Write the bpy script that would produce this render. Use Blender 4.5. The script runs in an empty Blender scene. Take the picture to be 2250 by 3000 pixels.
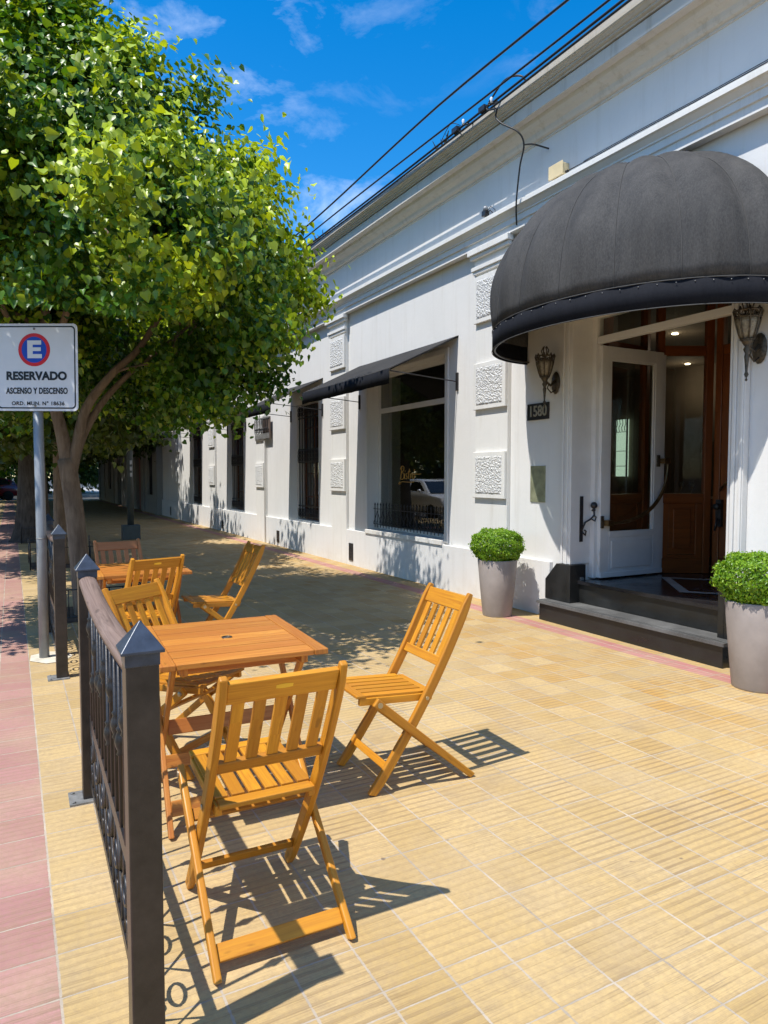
import bpy, math, random
import numpy as np
from mathutils import Vector, Matrix, noise
R = math.radians
PI = math.pi
sc = bpy.context.scene
C = sc.collection
random.seed(7)

# ------------------------------------------------------------------ camera
cam_d = bpy.data.cameras.new('camera')
cam = bpy.data.objects.new('camera', cam_d)
C.objects.link(cam)
sc.camera = cam
cam.location = (0, 0, 1.45)
cam.rotation_euler = (R(90 - 3.015), 0, R(-28.173))
cam_d.sensor_fit = 'VERTICAL'
cam_d.sensor_height = 36
cam_d.lens = 36 * 1500 / 2212
cam_d.clip_start = 0.05
cam_d.clip_end = 800

# ------------------------------------------------------------------ world, sun, exposure
SUN_TO = Vector((0.49, 0.09, -1.0)).normalized()          # direction in which the light travels
sd = -SUN_TO
elev = math.asin(sd.z)
azim = math.atan2(sd.x, sd.y)
world = bpy.data.worlds.new('World')
sc.world = world
world.use_nodes = True
wt = world.node_tree
for n in list(wt.nodes):
    wt.nodes.remove(n)
wo = wt.nodes.new('ShaderNodeOutputWorld')
bg = wt.nodes.new('ShaderNodeBackground')
sky = wt.nodes.new('ShaderNodeTexSky')
sky.sky_type = 'NISHITA'
sky.sun_disc = False
sky.sun_elevation = elev
sky.sun_rotation = azim % (2 * PI)
sky.altitude = 0
sky.air_density = 1.0
sky.dust_density = 0.2
sky.ozone_density = 3.0
hs = wt.nodes.new('ShaderNodeHueSaturation')
hs.inputs['Saturation'].default_value = 1.44
hs.inputs['Value'].default_value = 1.2
wt.links.new(sky.outputs[0], hs.inputs['Color'])
tc = wt.nodes.new('ShaderNodeTexCoord')
mp = wt.nodes.new('ShaderNodeMapping')
mp.inputs['Rotation'].default_value = (0.3, 0.2, 0.9)
mp.inputs['Scale'].default_value = (1.0, 1.0, 2.0)
nz = wt.nodes.new('ShaderNodeTexNoise')
nz.inputs['Scale'].default_value = 9.0
nz.inputs['Detail'].default_value = 9
nz.inputs['Roughness'].default_value = 0.62
nz.inputs['Distortion'].default_value = 0.35
nz2 = wt.nodes.new('ShaderNodeTexNoise')
nz2.inputs['Scale'].default_value = 1.7
nz2.inputs['Detail'].default_value = 2
cr = wt.nodes.new('ShaderNodeMapRange')
cr.inputs[1].default_value = 0.525
cr.inputs[2].default_value = 0.85
cr.inputs[3].default_value = 0.0
cr.inputs[4].default_value = 0.42
cr2 = wt.nodes.new('ShaderNodeMapRange')
cr2.inputs[1].default_value = 0.44
cr2.inputs[2].default_value = 0.60
mul = wt.nodes.new('ShaderNodeMath')
mul.operation = 'MULTIPLY'
mx = wt.nodes.new('ShaderNodeMix')
mx.data_type = 'RGBA'
mx.inputs['B'].default_value = (8.5, 9.0, 9.8, 1)
L = wt.links.new
L(tc.outputs['Generated'], mp.inputs[0])
L(mp.outputs[0], nz.inputs[0])
L(mp.outputs[0], nz2.inputs[0])
dt = wt.nodes.new('ShaderNodeVectorMath'); dt.operation = 'DOT_PRODUCT'
dt.inputs[1].default_value = (-0.47, -0.88, 0.0)  # heavier cloud behind the camera, added out of view to whiten the fill light
L(tc.outputs['Generated'], dt.inputs[0])
cb_ = wt.nodes.new('ShaderNodeMapRange')
cb_.inputs[1].default_value = -0.05; cb_.inputs[2].default_value = 0.5; cb_.inputs[3].default_value = 0.0; cb_.inputs[4].default_value = 0.16
L(dt.outputs['Value'], cb_.inputs[0])
ad = wt.nodes.new('ShaderNodeMath'); ad.operation = 'ADD'
L(nz.outputs[0], ad.inputs[0]); L(cb_.outputs[0], ad.inputs[1]); L(ad.outputs[0], cr.inputs[0])
ds = wt.nodes.new('ShaderNodeVectorMath'); ds.operation = 'DISTANCE'
ds.inputs[1].default_value = (0.27, 0.80, 0.535)
L(tc.outputs['Generated'], ds.inputs[0])
cg = wt.nodes.new('ShaderNodeMapRange')
cg.inputs[1].default_value = 0.02; cg.inputs[2].default_value = 0.24; cg.inputs[3].default_value = 0.10; cg.inputs[4].default_value = -0.06
L(ds.outputs['Value'], cg.inputs[0])
ad3 = wt.nodes.new('ShaderNodeMath'); ad3.operation = 'ADD'
L(cb_.outputs[0], ad3.inputs[0]); L(cg.outputs[0], ad3.inputs[1])
ad2 = wt.nodes.new('ShaderNodeMath'); ad2.operation = 'ADD'
L(nz2.outputs[0], ad2.inputs[0]); L(ad3.outputs[0], ad2.inputs[1]); L(ad2.outputs[0], cr2.inputs[0])
L(cr.outputs[0], mul.inputs[0])
L(cr2.outputs[0], mul.inputs[1])
L(mul.outputs[0], mx.inputs['Factor'])
L(hs.outputs[0], mx.inputs['A'])
L(mx.outputs['Result'], bg.inputs[0])
bg.inputs[1].default_value = 0.14
L(bg.outputs[0], wo.inputs[0])

sun_d = bpy.data.lights.new('sun', 'SUN')
sun_d.energy = 4.5
sun_d.angle = R(0.5)
sun_d.color = (1.0, 0.955, 0.88)
sun = bpy.data.objects.new('sun', sun_d)
sun.rotation_euler = SUN_TO.to_track_quat('-Z', 'Y').to_euler()
sun.location = (-8, -2, 16)
C.objects.link(sun)
sc.view_settings.view_transform = 'Standard'
sc.view_settings.look = 'None'
sc.view_settings.gamma = 1
sc.view_settings.exposure = 0.46
sc.cycles.max_bounces = 8
sc.cycles.transparent_max_bounces = 8

# ------------------------------------------------------------------ node helpers
class NT:
    def __init__(s, name):
        s.m = bpy.data.materials.new(name)
        s.m.use_nodes = True
        s.t = s.m.node_tree
        for n in list(s.t.nodes):
            s.t.nodes.remove(n)
        s.out = s.t.nodes.new('ShaderNodeOutputMaterial')
        s.b = s.t.nodes.new('ShaderNodeBsdfPrincipled')
        s.t.links.new(s.b.outputs[0], s.out.inputs[0])
    def setin(s, sock, v):
        if hasattr(v, 'links'):
            s.t.links.new(v, sock)
        elif isinstance(v, (tuple, list)) and len(v) == 3 and sock.type == 'RGBA':
            sock.default_value = (*v, 1)
        else:
            sock.default_value = v
    def math(s, op, a, b=0.0, c=None):
        n = s.t.nodes.new('ShaderNodeMath')
        n.operation = op
        s.setin(n.inputs[0], a)
        s.setin(n.inputs[1], b)
        if c is not None:
            s.setin(n.inputs[2], c)
        return n.outputs[0]
    def coord(s, kind='Object'):
        n = s.t.nodes.new('ShaderNodeTexCoord')
        return n.outputs[kind]
    def mapping(s, v, scale=(1, 1, 1), rot=(0, 0, 0)):
        n = s.t.nodes.new('ShaderNodeMapping')
        s.t.links.new(v, n.inputs[0])
        n.inputs['Scale'].default_value = scale
        n.inputs['Rotation'].default_value = rot
        return n.outputs[0]
    def sep(s, v):
        n = s.t.nodes.new('ShaderNodeSeparateXYZ')
        s.t.links.new(v, n.inputs[0])
        return n.outputs
    def comb(s, x, y, z=0.0):
        n = s.t.nodes.new('ShaderNodeCombineXYZ')
        s.setin(n.inputs[0], x); s.setin(n.inputs[1], y); s.setin(n.inputs[2], z)
        return n.outputs[0]
    def noise(s, v, scale, detail=3, rough=0.5, dist=0.0):
        n = s.t.nodes.new('ShaderNodeTexNoise')
        if v is not None:
            s.t.links.new(v, n.inputs[0])
        n.inputs['Scale'].default_value = scale
        n.inputs['Detail'].default_value = detail
        n.inputs['Roughness'].default_value = rough
        n.inputs['Distortion'].default_value = dist
        return n.outputs[0]
    def white(s, v):
        n = s.t.nodes.new('ShaderNodeTexWhiteNoise')
        n.noise_dimensions = '3D'
        s.t.links.new(v, n.inputs[0])
        return n.outputs[0]
    def rng(s, v, a, b, c=0.0, d=1.0):
        n = s.t.nodes.new('ShaderNodeMapRange')
        s.t.links.new(v, n.inputs[0])
        n.inputs[1].default_value = a; n.inputs[2].default_value = b
        n.inputs[3].default_value = c; n.inputs[4].default_value = d
        return n.outputs[0]
    def mix(s, f, a, b, blend='MIX'):
        n = s.t.nodes.new('ShaderNodeMix')
        n.data_type = 'RGBA'
        n.blend_type = blend
        s.setin(n.inputs['Factor'], f)
        s.setin(n.inputs['A'], a); s.setin(n.inputs['B'], b)
        return n.outputs['Result']
    def bump(s, h, strength=0.5, dist=0.01):
        n = s.t.nodes.new('ShaderNodeBump')
        s.t.links.new(h, n.inputs['Height'])
        n.inputs['Strength'].default_value = strength
        n.inputs['Distance'].default_value = dist
        s.t.links.new(n.outputs[0], s.b.inputs['Normal'])
        return n
    def p(s, **k):
        names = dict(col='Base Color', rough='Roughness', metal='Metallic', spec='Specular IOR Level', coat='Coat Weight',
                     coatr='Coat Roughness', alpha='Alpha', ior='IOR', trans='Transmission Weight', emc='Emission Color', ems='Emission Strength', sheen='Sheen Weight')
        for a, v in k.items():
            s.setin(s.b.inputs[names[a]], v)
        return s

MATS = {}
def simple(name, col, rough=0.6, metal=0.0, var=0.12, scale=8, bump=0.0, bscale=60, **k):
    t = NT(name)
    o = t.coord()
    n = t.noise(o, scale, 4, 0.6)
    f = t.rng(n, 0.3, 0.7)
    dark = tuple(c * (1 - var) for c in col)
    light = tuple(min(1, c * (1 + var)) for c in col)
    t.p(col=t.mix(f, dark, light), rough=rough, metal=metal, **k)
    if bump:
        t.bump(t.noise(o, bscale, 4, 0.6), bump, 0.004)
    MATS[name] = t.m
    return t.m

# --- pavement tiles
def mat_pave():
    t = NT('pavement_tiles')
    o = t.coord()
    X, Y, Z = t.sep(o)
    wob = t.noise(o, 1.3, 2)
    shift = t.math('MULTIPLY', t.math('GREATER_THAN', Y, 1.616), 0.08)
    yy = t.math('SUBTRACT', t.math('SUBTRACT', Y, 1.576), shift)
    xx = t.math('SUBTRACT', X, 0.085)
    cx = t.math('DIVIDE', xx, 0.2)
    cy = t.math('DIVIDE', yy, 0.2)
    ix = t.math('FLOOR', cx); iy = t.math('FLOOR', cy)
    fx = t.math('FRACT', cx); fy = t.math('FRACT', cy)
    # joint distance
    ex = t.math('MULTIPLY', t.math('SUBTRACT', 0.5, t.math('ABSOLUTE', t.math('SUBTRACT', fx, 0.5))), 0.2)
    ey = t.math('MULTIPLY', t.math('SUBTRACT', 0.5, t.math('ABSOLUTE', t.math('SUBTRACT', fy, 0.5))), 0.2)
    jn = t.noise(o, 35, 3, 0.7)
    jw = t.rng(jn, 0.35, 0.7, 0.0022, 0.0055)
    jx = t.math('LESS_THAN', ex, jw)
    jy = t.math('LESS_THAN', ey, t.math('MULTIPLY', jw, 0.8))
    joint = t.math('MAXIMUM', jx, jy)
    idv = t.comb(ix, iy, 0.0)
    rnd = t.white(idv)
    rnd2 = t.white(t.comb(iy, ix, 3.7))
    # grooves running along X, five bars to a tile
    w = t.math('SINE', t.math('MULTIPLY', fy, 2 * PI * 5))
    warp = t.noise(t.mapping(o, (22, 90, 1)), 1.0, 4, 0.75)
    w2 = t.math('ADD', w, t.math('MULTIPLY', t.math('SUBTRACT', warp, 0.5), 0.75))
    groove = t.rng(w2, 0.45, 0.72)
    # wear: grooves fill with dust in places
    wear = t.math('MULTIPLY', t.rng(t.noise(o, 0.8, 5, 0.65), 0.40, 0.60, 0.22, 1.0), t.rng(X, 0.2, 0.9, 0.45, 1.0))
    gw = t.math('MULTIPLY', groove, t.math('MULTIPLY', wear, t.rng(rnd2, 0.0, 1.0, 0.2, 1.0)))
    dust = t.noise(o, 2.2, 6, 0.65)
    fine = t.noise(o, 45, 5, 0.75)
    ochre = t.mix(rnd, (0.45, 0.312, 0.125), (0.57, 0.410, 0.188))
    nearwall = t.math('MULTIPLY', t.rng(X, 2.1, 3.6), t.rng(t.noise(o, 1.6, 4, 0.7), 0.36, 0.56))
    strong = t.math('MULTIPLY', nearwall, t.rng(rnd2, 0.25, 1.0))
    ochre = t.mix(t.math('MULTIPLY', strong, 0.95), ochre, (0.50, 0.27, 0.045))
    # pink bands
    pink = t.math('MULTIPLY', t.math('GREATER_THAN', X, -0.315), t.math('LESS_THAN', X, 0.085))
    pw = t.math('MULTIPLY', t.math('GREATER_THAN', X, 4.385), t.math('LESS_THAN', X, 4.565))
    pinkc = t.mix(rnd, (0.36, 0.170, 0.165), (0.44, 0.225, 0.210))
    redc = t.mix(rnd, (0.42, 0.13, 0.15), (0.50, 0.21, 0.22))
    c = t.mix(pink, ochre, pinkc)
    c = t.mix(pw, c, redc)
    c = t.mix(t.rng(dust, 0.42, 0.75, 0.0, 0.55), c, (0.50, 0.385, 0.235))
    c = t.mix(t.math('MULTIPLY', gw, 0.80), c, (0.20, 0.135, 0.070))
    blot = t.rng(t.noise(o, 3.7, 5, 0.7), 0.55, 0.8)
    c = t.mix(t.math('MULTIPLY', blot, 0.55), c, (0.26, 0.20, 0.135))
    c = t.mix(t.rng(fine, 0.35, 0.68, 0.0, 0.48), c, (0.30, 0.21, 0.12))
    jcol = t.mix(t.noise(o, 5, 3), (0.17, 0.135, 0.10), (0.64, 0.55, 0.43))
    c = t.mix(t.math('MULTIPLY', joint, 0.95), c, jcol)
    strk = t.rng(t.noise(t.mapping(o, (5, 210, 1)), 1.0, 4, 0.65, 0.0), 0.50, 0.64)
    strk = t.math('MULTIPLY', strk, t.rng(t.noise(o, 1.9, 4, 0.6), 0.42, 0.60, 0.12, 0.62))
    c = t.mix(t.math('MULTIPLY', strk, t.math('SUBTRACT', 1.0, joint)), c, t.mix(rnd, (0.25, 0.165, 0.075), (0.20, 0.15, 0.095)))
    spots = t.rng(t.noise(o, 17, 2, 0.4), 0.76, 0.80)
    c = t.mix(t.math('MULTIPLY', spots, 0.7), c, (0.13, 0.10, 0.08))
    t.p(col=c, rough=0.82, spec=0.3)
    h = t.math('ADD', t.math('MULTIPLY', groove, -0.35), t.math('MULTIPLY', joint, -0.8))
    h = t.math('ADD', h, t.math('MULTIPLY', fine, 0.4))
    t.bump(h, 0.8, 0.005)
    return t.m
M_pave = mat_pave()

def mat_plaster(name, col, lines=True, rough=0.9, stain=0.25, bstr=0.25):
    t = NT(name)
    o = t.coord()
    a = t.noise(o, 1.1, 5, 0.65)
    b = t.noise(t.mapping(o, (4.5, 4.5, 0.30)), 2.0, 6, 0.75)
    f = t.noise(o, 22, 5, 0.7)
    c = t.mix(t.rng(a, 0.3, 0.75), tuple(x * 0.93 for x in col), col)
    c = t.mix(t.math('MULTIPLY', t.rng(b, 0.52, 0.78), stain), c, tuple(x * y for x, y in zip(col, (0.66, 0.62, 0.54))))
    pt = t.rng(t.noise(o, 0.75, 3, 0.5, 1.0), 0.56, 0.60)
    c = t.mix(t.math('MULTIPLY', pt, 0.16), c, tuple(x * 0.86 for x in col))
    X, Y, Z = t.sep(o)
    low = t.math('MULTIPLY', t.rng(Z, 0.0, 0.35, 1.0, 0.0), t.rng(t.noise(o, 3.5, 5, 0.7), 0.38, 0.7))
    c = t.mix(t.math('MULTIPLY', low, 0.45), c, (0.50, 0.43, 0.34))
    t.p(col=c, rough=rough, spec=0.25)
    t.bump(t.math('ADD', f, t.math('MULTIPLY', t.noise(o, 4, 3), 0.8)), bstr, 0.006)
    MATS[name] = t.m
    return t.m
M_wall = mat_plaster('plaster_wall', (0.71, 0.70, 0.68), stain=0.35)
M_trim = mat_plaster('plaster_trim', (0.72, 0.71, 0.68), stain=0.5)
M_cornice = mat_plaster('cornice_plaster', (0.60, 0.575, 0.53), stain=0.9)
M_topedge = mat_plaster('weathered_coping', (0.50, 0.48, 0.44), stain=0.9)
def mat_rough():
    t = NT('rough_stucco')
    o = t.coord()
    v = t.t.nodes.new('ShaderNodeTexVoronoi')
    t.t.links.new(o, v.inputs[0])
    v.inputs['Scale'].default_value = 46
    n = t.noise(o, 60, 3, 0.6, 1.2)
    h = t.math('ADD', v.outputs[0], n)
    c = t.mix(t.rng(n, 0.35, 0.6), (0.60, 0.60, 0.58), (0.74, 0.74, 0.73))
    t.p(col=c, rough=0.9)
    t.bump(h, 1.0, 0.02)
    return t.m
M_rough = mat_rough()

def mat_wood(name, c1, c2, c3, rough=0.50, coat=0.12, sc_=(3.5, 70, 1)):
    t = NT(name)
    uv = t.coord('UV')
    inf = t.t.nodes.new('ShaderNodeObjectInfo')
    v = t.t.nodes.new('ShaderNodeVectorMath')
    v.operation = 'ADD'
    t.t.links.new(uv, v.inputs[0])
    t.t.links.new(inf.outputs['Location'], v.inputs[1])
    m = t.mapping(v.outputs[0], sc_)
    g = t.noise(m, 1.0, 5, 0.65, 0.9)
    b = t.noise(t.mapping(v.outputs[0], (1.6, 4.5, 1)), 1.0, 3, 0.5)
    c = t.mix(t.rng(g, 0.32, 0.68), c1, c2)
    c = t.mix(t.rng(b, 0.35, 0.7, 0.0, 0.75), c, c3)
    rv = t.rng(inf.outputs['Random'], 0.0, 1.0, 0.0, 1.0)
    c = t.mix(t.math('MULTIPLY', rv, 0.62), c, tuple(x * 0.66 for x in c1))
    kn = t.rng(t.noise(t.mapping(v.outputs[0], (9, 30, 1)), 1.0, 2, 0.4), 0.68, 0.76)
    c = t.mix(t.math('MULTIPLY', kn, 0.5), c, tuple(x * 0.35 for x in c1))
    r = t.rng(g, 0.3, 0.7, rough + 0.12, rough - 0.08)
    t.p(col=c, rough=r, coat=coat, coatr=0.25, spec=0.4)
    t.bump(g, 0.18, 0.002)
    MATS[name] = t.m
    return t.m
M_wood = mat_wood('varnished_wood', (0.42, 0.150, 0.008), (0.73, 0.345, 0.020), (0.65, 0.255, 0.014))
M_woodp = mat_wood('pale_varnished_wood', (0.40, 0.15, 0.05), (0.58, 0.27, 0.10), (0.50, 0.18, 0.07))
M_wtable = mat_wood('table_wood', (0.38, 0.115, 0.016), (0.78, 0.36, 0.060), (0.58, 0.195, 0.030), sc_=(3, 55, 1))
M_rail = mat_wood('weathered_rail_wood', (0.12, 0.075, 0.055), (0.33, 0.235, 0.19), (0.24, 0.16, 0.125), rough=0.6, coat=0.0, sc_=(2, 60, 1))
M_doorwood = mat_wood('mahogany_joinery', (0.13, 0.034, 0.007), (0.27, 0.078, 0.014), (0.19, 0.050, 0.010), rough=0.35, coat=0.3, sc_=(2.5, 26, 1))

M_iron = simple('black_iron', (0.022, 0.021, 0.022), 0.38, 0.0, 0.4, 30, 0.15, 90)
M_post = simple('bronzed_black_post', (0.032, 0.026, 0.023), 0.36, 0.2, 0.35, 14, 0.12, 140)
M_cap = simple('dark_blue_cap', (0.040, 0.052, 0.075), 0.34, 0.15, 0.35, 22, 0.1, 120)
M_plateg = simple('galvanised_plate', (0.27, 0.27, 0.26), 0.55, 0.5, 0.35, 25, 0.3, 80)
M_grille = simple('gun_metal_bar', (0.030, 0.030, 0.032), 0.4, 0.1, 0.3, 20)
M_canvas = None
def mat_canvas(name, c1, c2, bs=260):
    t = NT(name)
    o = t.coord()
    st = t.noise(t.mapping(o, (3, 3, 0.5)), 2.5, 5, 0.7)
    f = t.noise(t.mapping(o, (1, 1, 0.45)), 95, 4, 0.8)
    g = t.noise(o, 1.3, 3)
    c = t.mix(t.rng(st, 0.35, 0.72), c1, c2)
    c = t.mix(t.rng(f, 0.40, 0.68, 0, 0.30), c, tuple(x * 2.0 for x in c2))
    c = t.mix(t.rng(g, 0.45, 0.7, 0, 0.4), c, tuple(x * 0.7 for x in c1))
    t.p(col=c, rough=0.85, spec=0.15)
    t.bump(f, 0.25, 0.002)
    MATS[name] = t.m
    return t.m
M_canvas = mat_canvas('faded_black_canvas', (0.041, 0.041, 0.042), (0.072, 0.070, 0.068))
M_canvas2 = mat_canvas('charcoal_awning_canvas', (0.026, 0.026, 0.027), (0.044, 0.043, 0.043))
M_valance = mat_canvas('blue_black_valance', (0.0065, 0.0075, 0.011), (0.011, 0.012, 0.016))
M_seam = simple('seam_piping', (0.055, 0.054, 0.052), 0.8)
M_granite = None
def mat_granite(name, c1, c2, rough=0.25):
    t = NT(name)
    o = t.coord()
    f = t.noise(o, 220, 3, 0.8)
    g = t.noise(o, 4, 4, 0.6)
    c = t.mix(t.rng(f, 0.4, 0.65), c1, c2)
    c = t.mix(t.rng(g, 0.4, 0.75, 0, 0.5), c, tuple(x * 1.6 for x in c2))
    t.p(col=c, rough=t.rng(g, 0.3, 0.7, rough, rough + 0.25), spec=0.5)
    return t.m
M_granite = mat_granite('black_granite', (0.006, 0.0065, 0.0065), (0.020, 0.020, 0.019))
M_nosing = mat_granite('grey_granite_nosing', (0.05, 0.05, 0.05), (0.13, 0.13, 0.125), 0.5)
M_white = simple('white_gloss_paint', (0.66, 0.65, 0.63), 0.35, 0, 0.05, 5, 0.05, 30)
M_pot = simple('taupe_pot', (0.29, 0.25, 0.228), 0.55, 0, 0.14, 5, 0.08, 120)
M_soil = simple('potting_soil', (0.03, 0.02, 0.014), 0.95, 0, 0.4, 40, 0.8, 80)
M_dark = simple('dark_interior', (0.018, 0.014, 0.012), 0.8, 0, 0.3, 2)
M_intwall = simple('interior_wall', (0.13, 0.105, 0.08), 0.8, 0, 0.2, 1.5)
M_brass = simple('aged_brass', (0.20, 0.125, 0.055), 0.35, 0.85, 0.4, 18, 0.1)
M_bronze = simple('antique_bronze', (0.085, 0.068, 0.048), 0.45, 0.6, 0.5, 45, 0.5, 110)
M_lampglass = simple('seedy_lamp_glass', (0.20, 0.175, 0.13), 0.25, 0, 0.4, 60, 0.5, 90)
M_polegrey = simple('grey_steel_pole', (0.25, 0.265, 0.28), 0.42, 0.2, 0.12, 8, 0.05)
M_polegreen = simple('dark_green_pole', (0.050, 0.062, 0.062), 0.5, 0.1, 0.2, 8)
M_signw = simple('white_sign_enamel', (0.66, 0.67, 0.70), 0.22, 0, 0.03, 6)
M_signk = simple('black_sign_ink', (0.012, 0.012, 0.014), 0.3)
M_signr = simple('red_sign_ink', (0.60, 0.010, 0.015), 0.3)
M_signb = simple('blue_sign_ink', (0.004, 0.055, 0.42), 0.3)
M_gold = simple('gold_lettering', (0.60, 0.33, 0.06), 0.4, 0.2)
M_cable = simple('black_cable', (0.012, 0.012, 0.014), 0.5)
M_cream = simple('cream_plastic', (0.68, 0.55, 0.32), 0.5, 0, 0.08, 8)
M_asphalt = simple('asphalt', (0.055, 0.054, 0.052), 0.9, 0, 0.3, 30, 0.6, 150)
M_kerb = simple('concrete_kerb', (0.33, 0.31, 0.28), 0.9, 0, 0.2, 6, 0.4)
M_label = simple('yellow_label', (0.80, 0.46, 0.03), 0.4)
M_bolt = simple('bolt_metal', (0.45, 0.38, 0.26), 0.35, 0.8)
M_greenplate = simple('verdigris_plate', (0.33, 0.34, 0.22), 0.4, 0.5, 0.25, 10)
M_carw = simple('white_car_paint', (0.72, 0.72, 0.72), 0.2, 0, 0.03, 3, coat=0.6)
M_carred = simple('dark_red_car_paint', (0.25, 0.02, 0.02), 0.2, 0, 0.03, 3, coat=0.6)
M_tyre = simple('tyre_rubber', (0.02, 0.02, 0.02), 0.8)
M_rim = simple('alloy_rim', (0.4, 0.4, 0.42), 0.3, 0.8)
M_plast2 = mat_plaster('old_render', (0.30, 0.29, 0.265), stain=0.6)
M_reddoor = simple('red_brown_door', (0.20, 0.045, 0.025), 0.5)
M_slab = simple('concrete_patch', (0.55, 0.50, 0.40), 0.9, 0, 0.2, 12, 0.4)
M_pit = simple('tree_pit_earth', (0.09, 0.055, 0.035), 0.95, 0, 0.4, 12, 0.8, 60)
def mat_glass(name, tint=(0.9, 0.95, 0.93), refl=1.0):
    t = NT(name)
    # thin pane: mirror reflection by the angle, the rest goes straight through
    fr = t.t.nodes.new('ShaderNodeFresnel')
    fr.inputs[0].default_value = 1.7
    gl = t.t.nodes.new('ShaderNodeBsdfGlossy')
    gl.inputs['Roughness'].default_value = 0.005
    gl.inputs['Color'].default_value = (0.95, 0.97, 1, 1)
    tr = t.t.nodes.new('ShaderNodeBsdfTransparent')
    tr.inputs['Color'].default_value = (*tint, 1)
    ms = t.t.nodes.new('ShaderNodeMixShader')
    ge = t.t.nodes.new('ShaderNodeNewGeometry')
    f = t.math('MULTIPLY', t.math('MULTIPLY', fr.outputs[0], refl), t.math('SUBTRACT', 1.0, ge.outputs['Backfacing']))
    t.t.links.new(f, ms.inputs[0])
    t.t.links.new(tr.outputs[0], ms.inputs[1])
    t.t.links.new(gl.outputs[0], ms.inputs[2])
    t.t.links.new(ms.outputs[0], t.out.inputs[0])
    t.t.nodes.remove(t.b)
    return t.m
M_glass = mat_glass('window_glass', (0.62, 0.64, 0.60), 1.5)
M_glassd = mat_glass('door_glass', (0.90, 0.91, 0.88), 1.3)
M_carglass = simple('car_glass', (0.02, 0.025, 0.03), 0.05)
def mat_emit(name, col, s):
    t = NT(name)
    t.p(col=(0.8, 0.8, 0.8), emc=col, ems=s)
    return t.m
M_lit = mat_emit('lit_downlight', (1, 0.85, 0.6), 12)
M_litwin = mat_emit('daylit_rear_window', (0.62, 0.85, 0.72), 0.75)

def mat_leaf(name, ca, cb, cy, trans=0.35):
    t = NT(name)
    at = t.t.nodes.new('ShaderNodeAttribute')
    at.attribute_name = 'lv'
    v = t.sep(at.outputs['Vector'])
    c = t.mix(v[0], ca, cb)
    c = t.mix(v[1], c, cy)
    t.p(col=c, rough=0.38, spec=0.45)
    tr = t.t.nodes.new('ShaderNodeBsdfTranslucent')
    tc_ = t.mix(1.0, c, (1.6, 1.5, 0.45), 'MULTIPLY')
    t.t.links.new(tc_, tr.inputs[0])
    ms = t.t.nodes.new('ShaderNodeMixShader')
    ms.inputs[0].default_value = trans
    t.t.links.new(t.b.outputs[0], ms.inputs[1])
    t.t.links.new(tr.outputs[0], ms.inputs[2])
    t.t.links.new(ms.outputs[0], t.out.inputs[0])
    return t.m
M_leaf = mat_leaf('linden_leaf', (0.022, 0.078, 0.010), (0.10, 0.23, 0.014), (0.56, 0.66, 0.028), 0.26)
M_leaf2 = mat_leaf('old_and_shaded_tree_leaf', (0.030, 0.062, 0.014), (0.075, 0.12, 0.022), (0.20, 0.24, 0.04))  # leaf of the old trees; on the second linden it paints in shade
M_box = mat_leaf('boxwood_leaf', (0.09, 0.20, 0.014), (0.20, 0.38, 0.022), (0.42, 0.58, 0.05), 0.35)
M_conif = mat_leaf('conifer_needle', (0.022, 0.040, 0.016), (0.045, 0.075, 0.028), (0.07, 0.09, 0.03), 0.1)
def mat_bark(name, c1, c2):
    t = NT(name)
    o = t.coord()
    a = t.noise(t.mapping(o, (9, 9, 1.6)), 2.2, 6, 0.7, 0.6)
    b = t.noise(o, 3, 4)
    c = t.mix(t.rng(a, 0.3, 0.7), c1, c2)
    c = t.mix(t.rng(b, 0.45, 0.75, 0, 0.5), c, tuple(x * 0.55 for x in c1))
    t.p(col=c, rough=0.9, spec=0.2)
    t.bump(a, 0.8, 0.012)
    return t.m
M_bark = mat_bark('brown_bark', (0.13, 0.092, 0.065), (0.30, 0.225, 0.165))
M_bark2 = mat_bark('dark_bark', (0.045, 0.036, 0.028), (0.12, 0.10, 0.08))

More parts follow.
